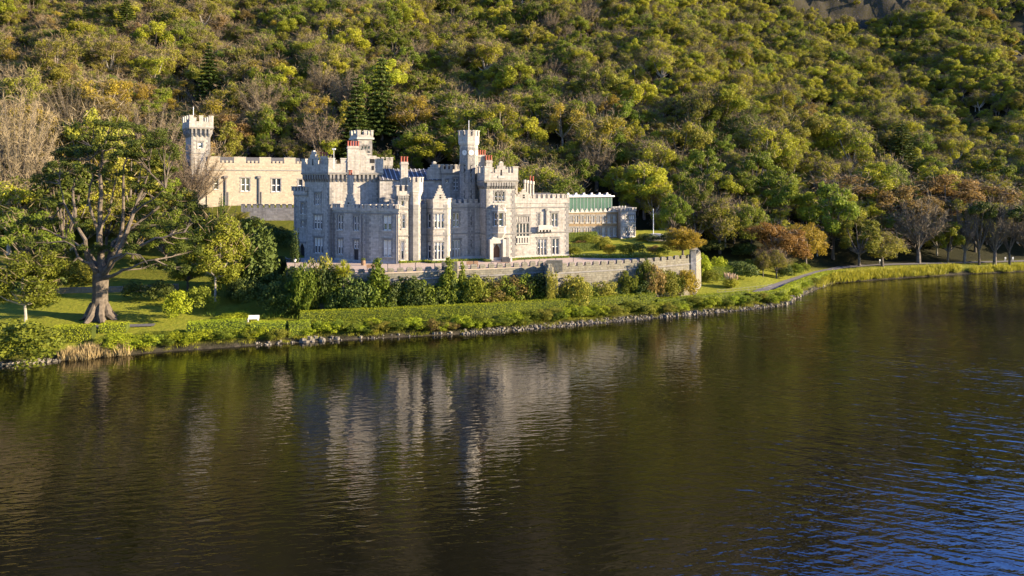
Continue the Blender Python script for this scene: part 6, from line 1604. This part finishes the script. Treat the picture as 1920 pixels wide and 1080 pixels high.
x, d, z = gp(1225, 452); mb = MB(); mb.lathe((0, 0, 0), [(.14, -.2), (.09, .3), (.05, ZY(392, d)-z), (.01, ZY(391, d)-z)], 8); o = mb.build('flagpole', M['white_metal']); o.location = (x, d, z); tag(o, 'slim pale flagpole right of the annexe', 'flagpole')
def sign(px, yb, w_, h_, lab):
    x, d, z = gp(px, yb); root = empty('sign', (x, d, z)); mb = MB(); mb.box(-w_/2, w_/2, -.05, .02, .5, .5+h_); mb.build('board', M['white'], root)
    for s in (-1, 1): mb = MB(); mb.box(s*w_*.35-.04, s*w_*.35+.04, .021, .1, -.1, .5+h_*.8); mb.build('post', M['white_metal'], root)
    tag(root, lab, 'sign')
sign(1651, 494, .7, .5, 'small white sign beside the path on the right shore')
sign(1885, 489, .4, .5, 'white notice post near the right edge, left one of two')
sign(1899, 489, .4, .5, 'white notice post near the right edge, right one of two')
def shelter():
    x, d, z = gp(1232, 450); root = empty('low_shelter', (x, d, z)); mb = MB(); n_ = 9
    for k in range(n_):
        a, b = math.pi*k/n_, math.pi*(k+1)/n_
        mb.face([(-2.4*math.cos(a), -1.6, .4+1.0*math.sin(a)), (-2.4*math.cos(b), -1.6, .4+1.0*math.sin(b)), (-2.4*math.cos(b), 1.6, .4+1.0*math.sin(b)), (-2.4*math.cos(a), 1.6, .4+1.0*math.sin(a))], 0)
    mb.face([(-2.4*math.cos(math.pi*k/n_), -1.55, .4+1.0*math.sin(math.pi*k/n_)) for k in range(n_+1)], 0); mb.build('roof', M['lead'], root)
    mb = MB(); mb.box(-2.3, 2.3, -1.5, 1.5, -.3, .42); mb.build('wall', M['rough_stone'], root); tag(root, 'low blue-grey rounded roof half hidden right of the annexe', 'shelter')
shelter()
def rail(name, pts, h, lab, zf, mat='iron', cat='railing', gap=1.6):
    mb = MB(); tot = []
    for a, b in zip(pts[:-1], pts[1:]):
        k = max(1, int(math.dist(a, b)/gap)); tot += [(a[0]+(b[0]-a[0])*i/k, a[1]+(b[1]-a[1])*i/k) for i in range(k)]
    tot.append(pts[-1])
    for p in tot: z = zf(*p); mb.tube([(*p, z-.1), (*p, z+h)], [.03, .03], 5)
    for f in (.5, 1.0): mb.tube([(*p, zf(*p)+h*f) for p in tot], [.022]*len(tot), 4)
    tag(mb.build(name, M[mat]), lab, cat)
rail('handrail', [W2(1194, 150), W2(1232, 146), W2(1258, 142)], 1.0, 'dark handrail of the steps right of the annexe', lambda x, y: ground(x, y))
rail('wire_fence', along(1345, 1448, 8.4, 8), .9, 'low wire fence along the edge of the right lawn', hgrid, 'pipe', 'fence')
rail('railing', [W2(397, 155.0), W2(452, 152)], 1.1, 'green railing on the terrace below the upper wing', hgrid, 'iron')
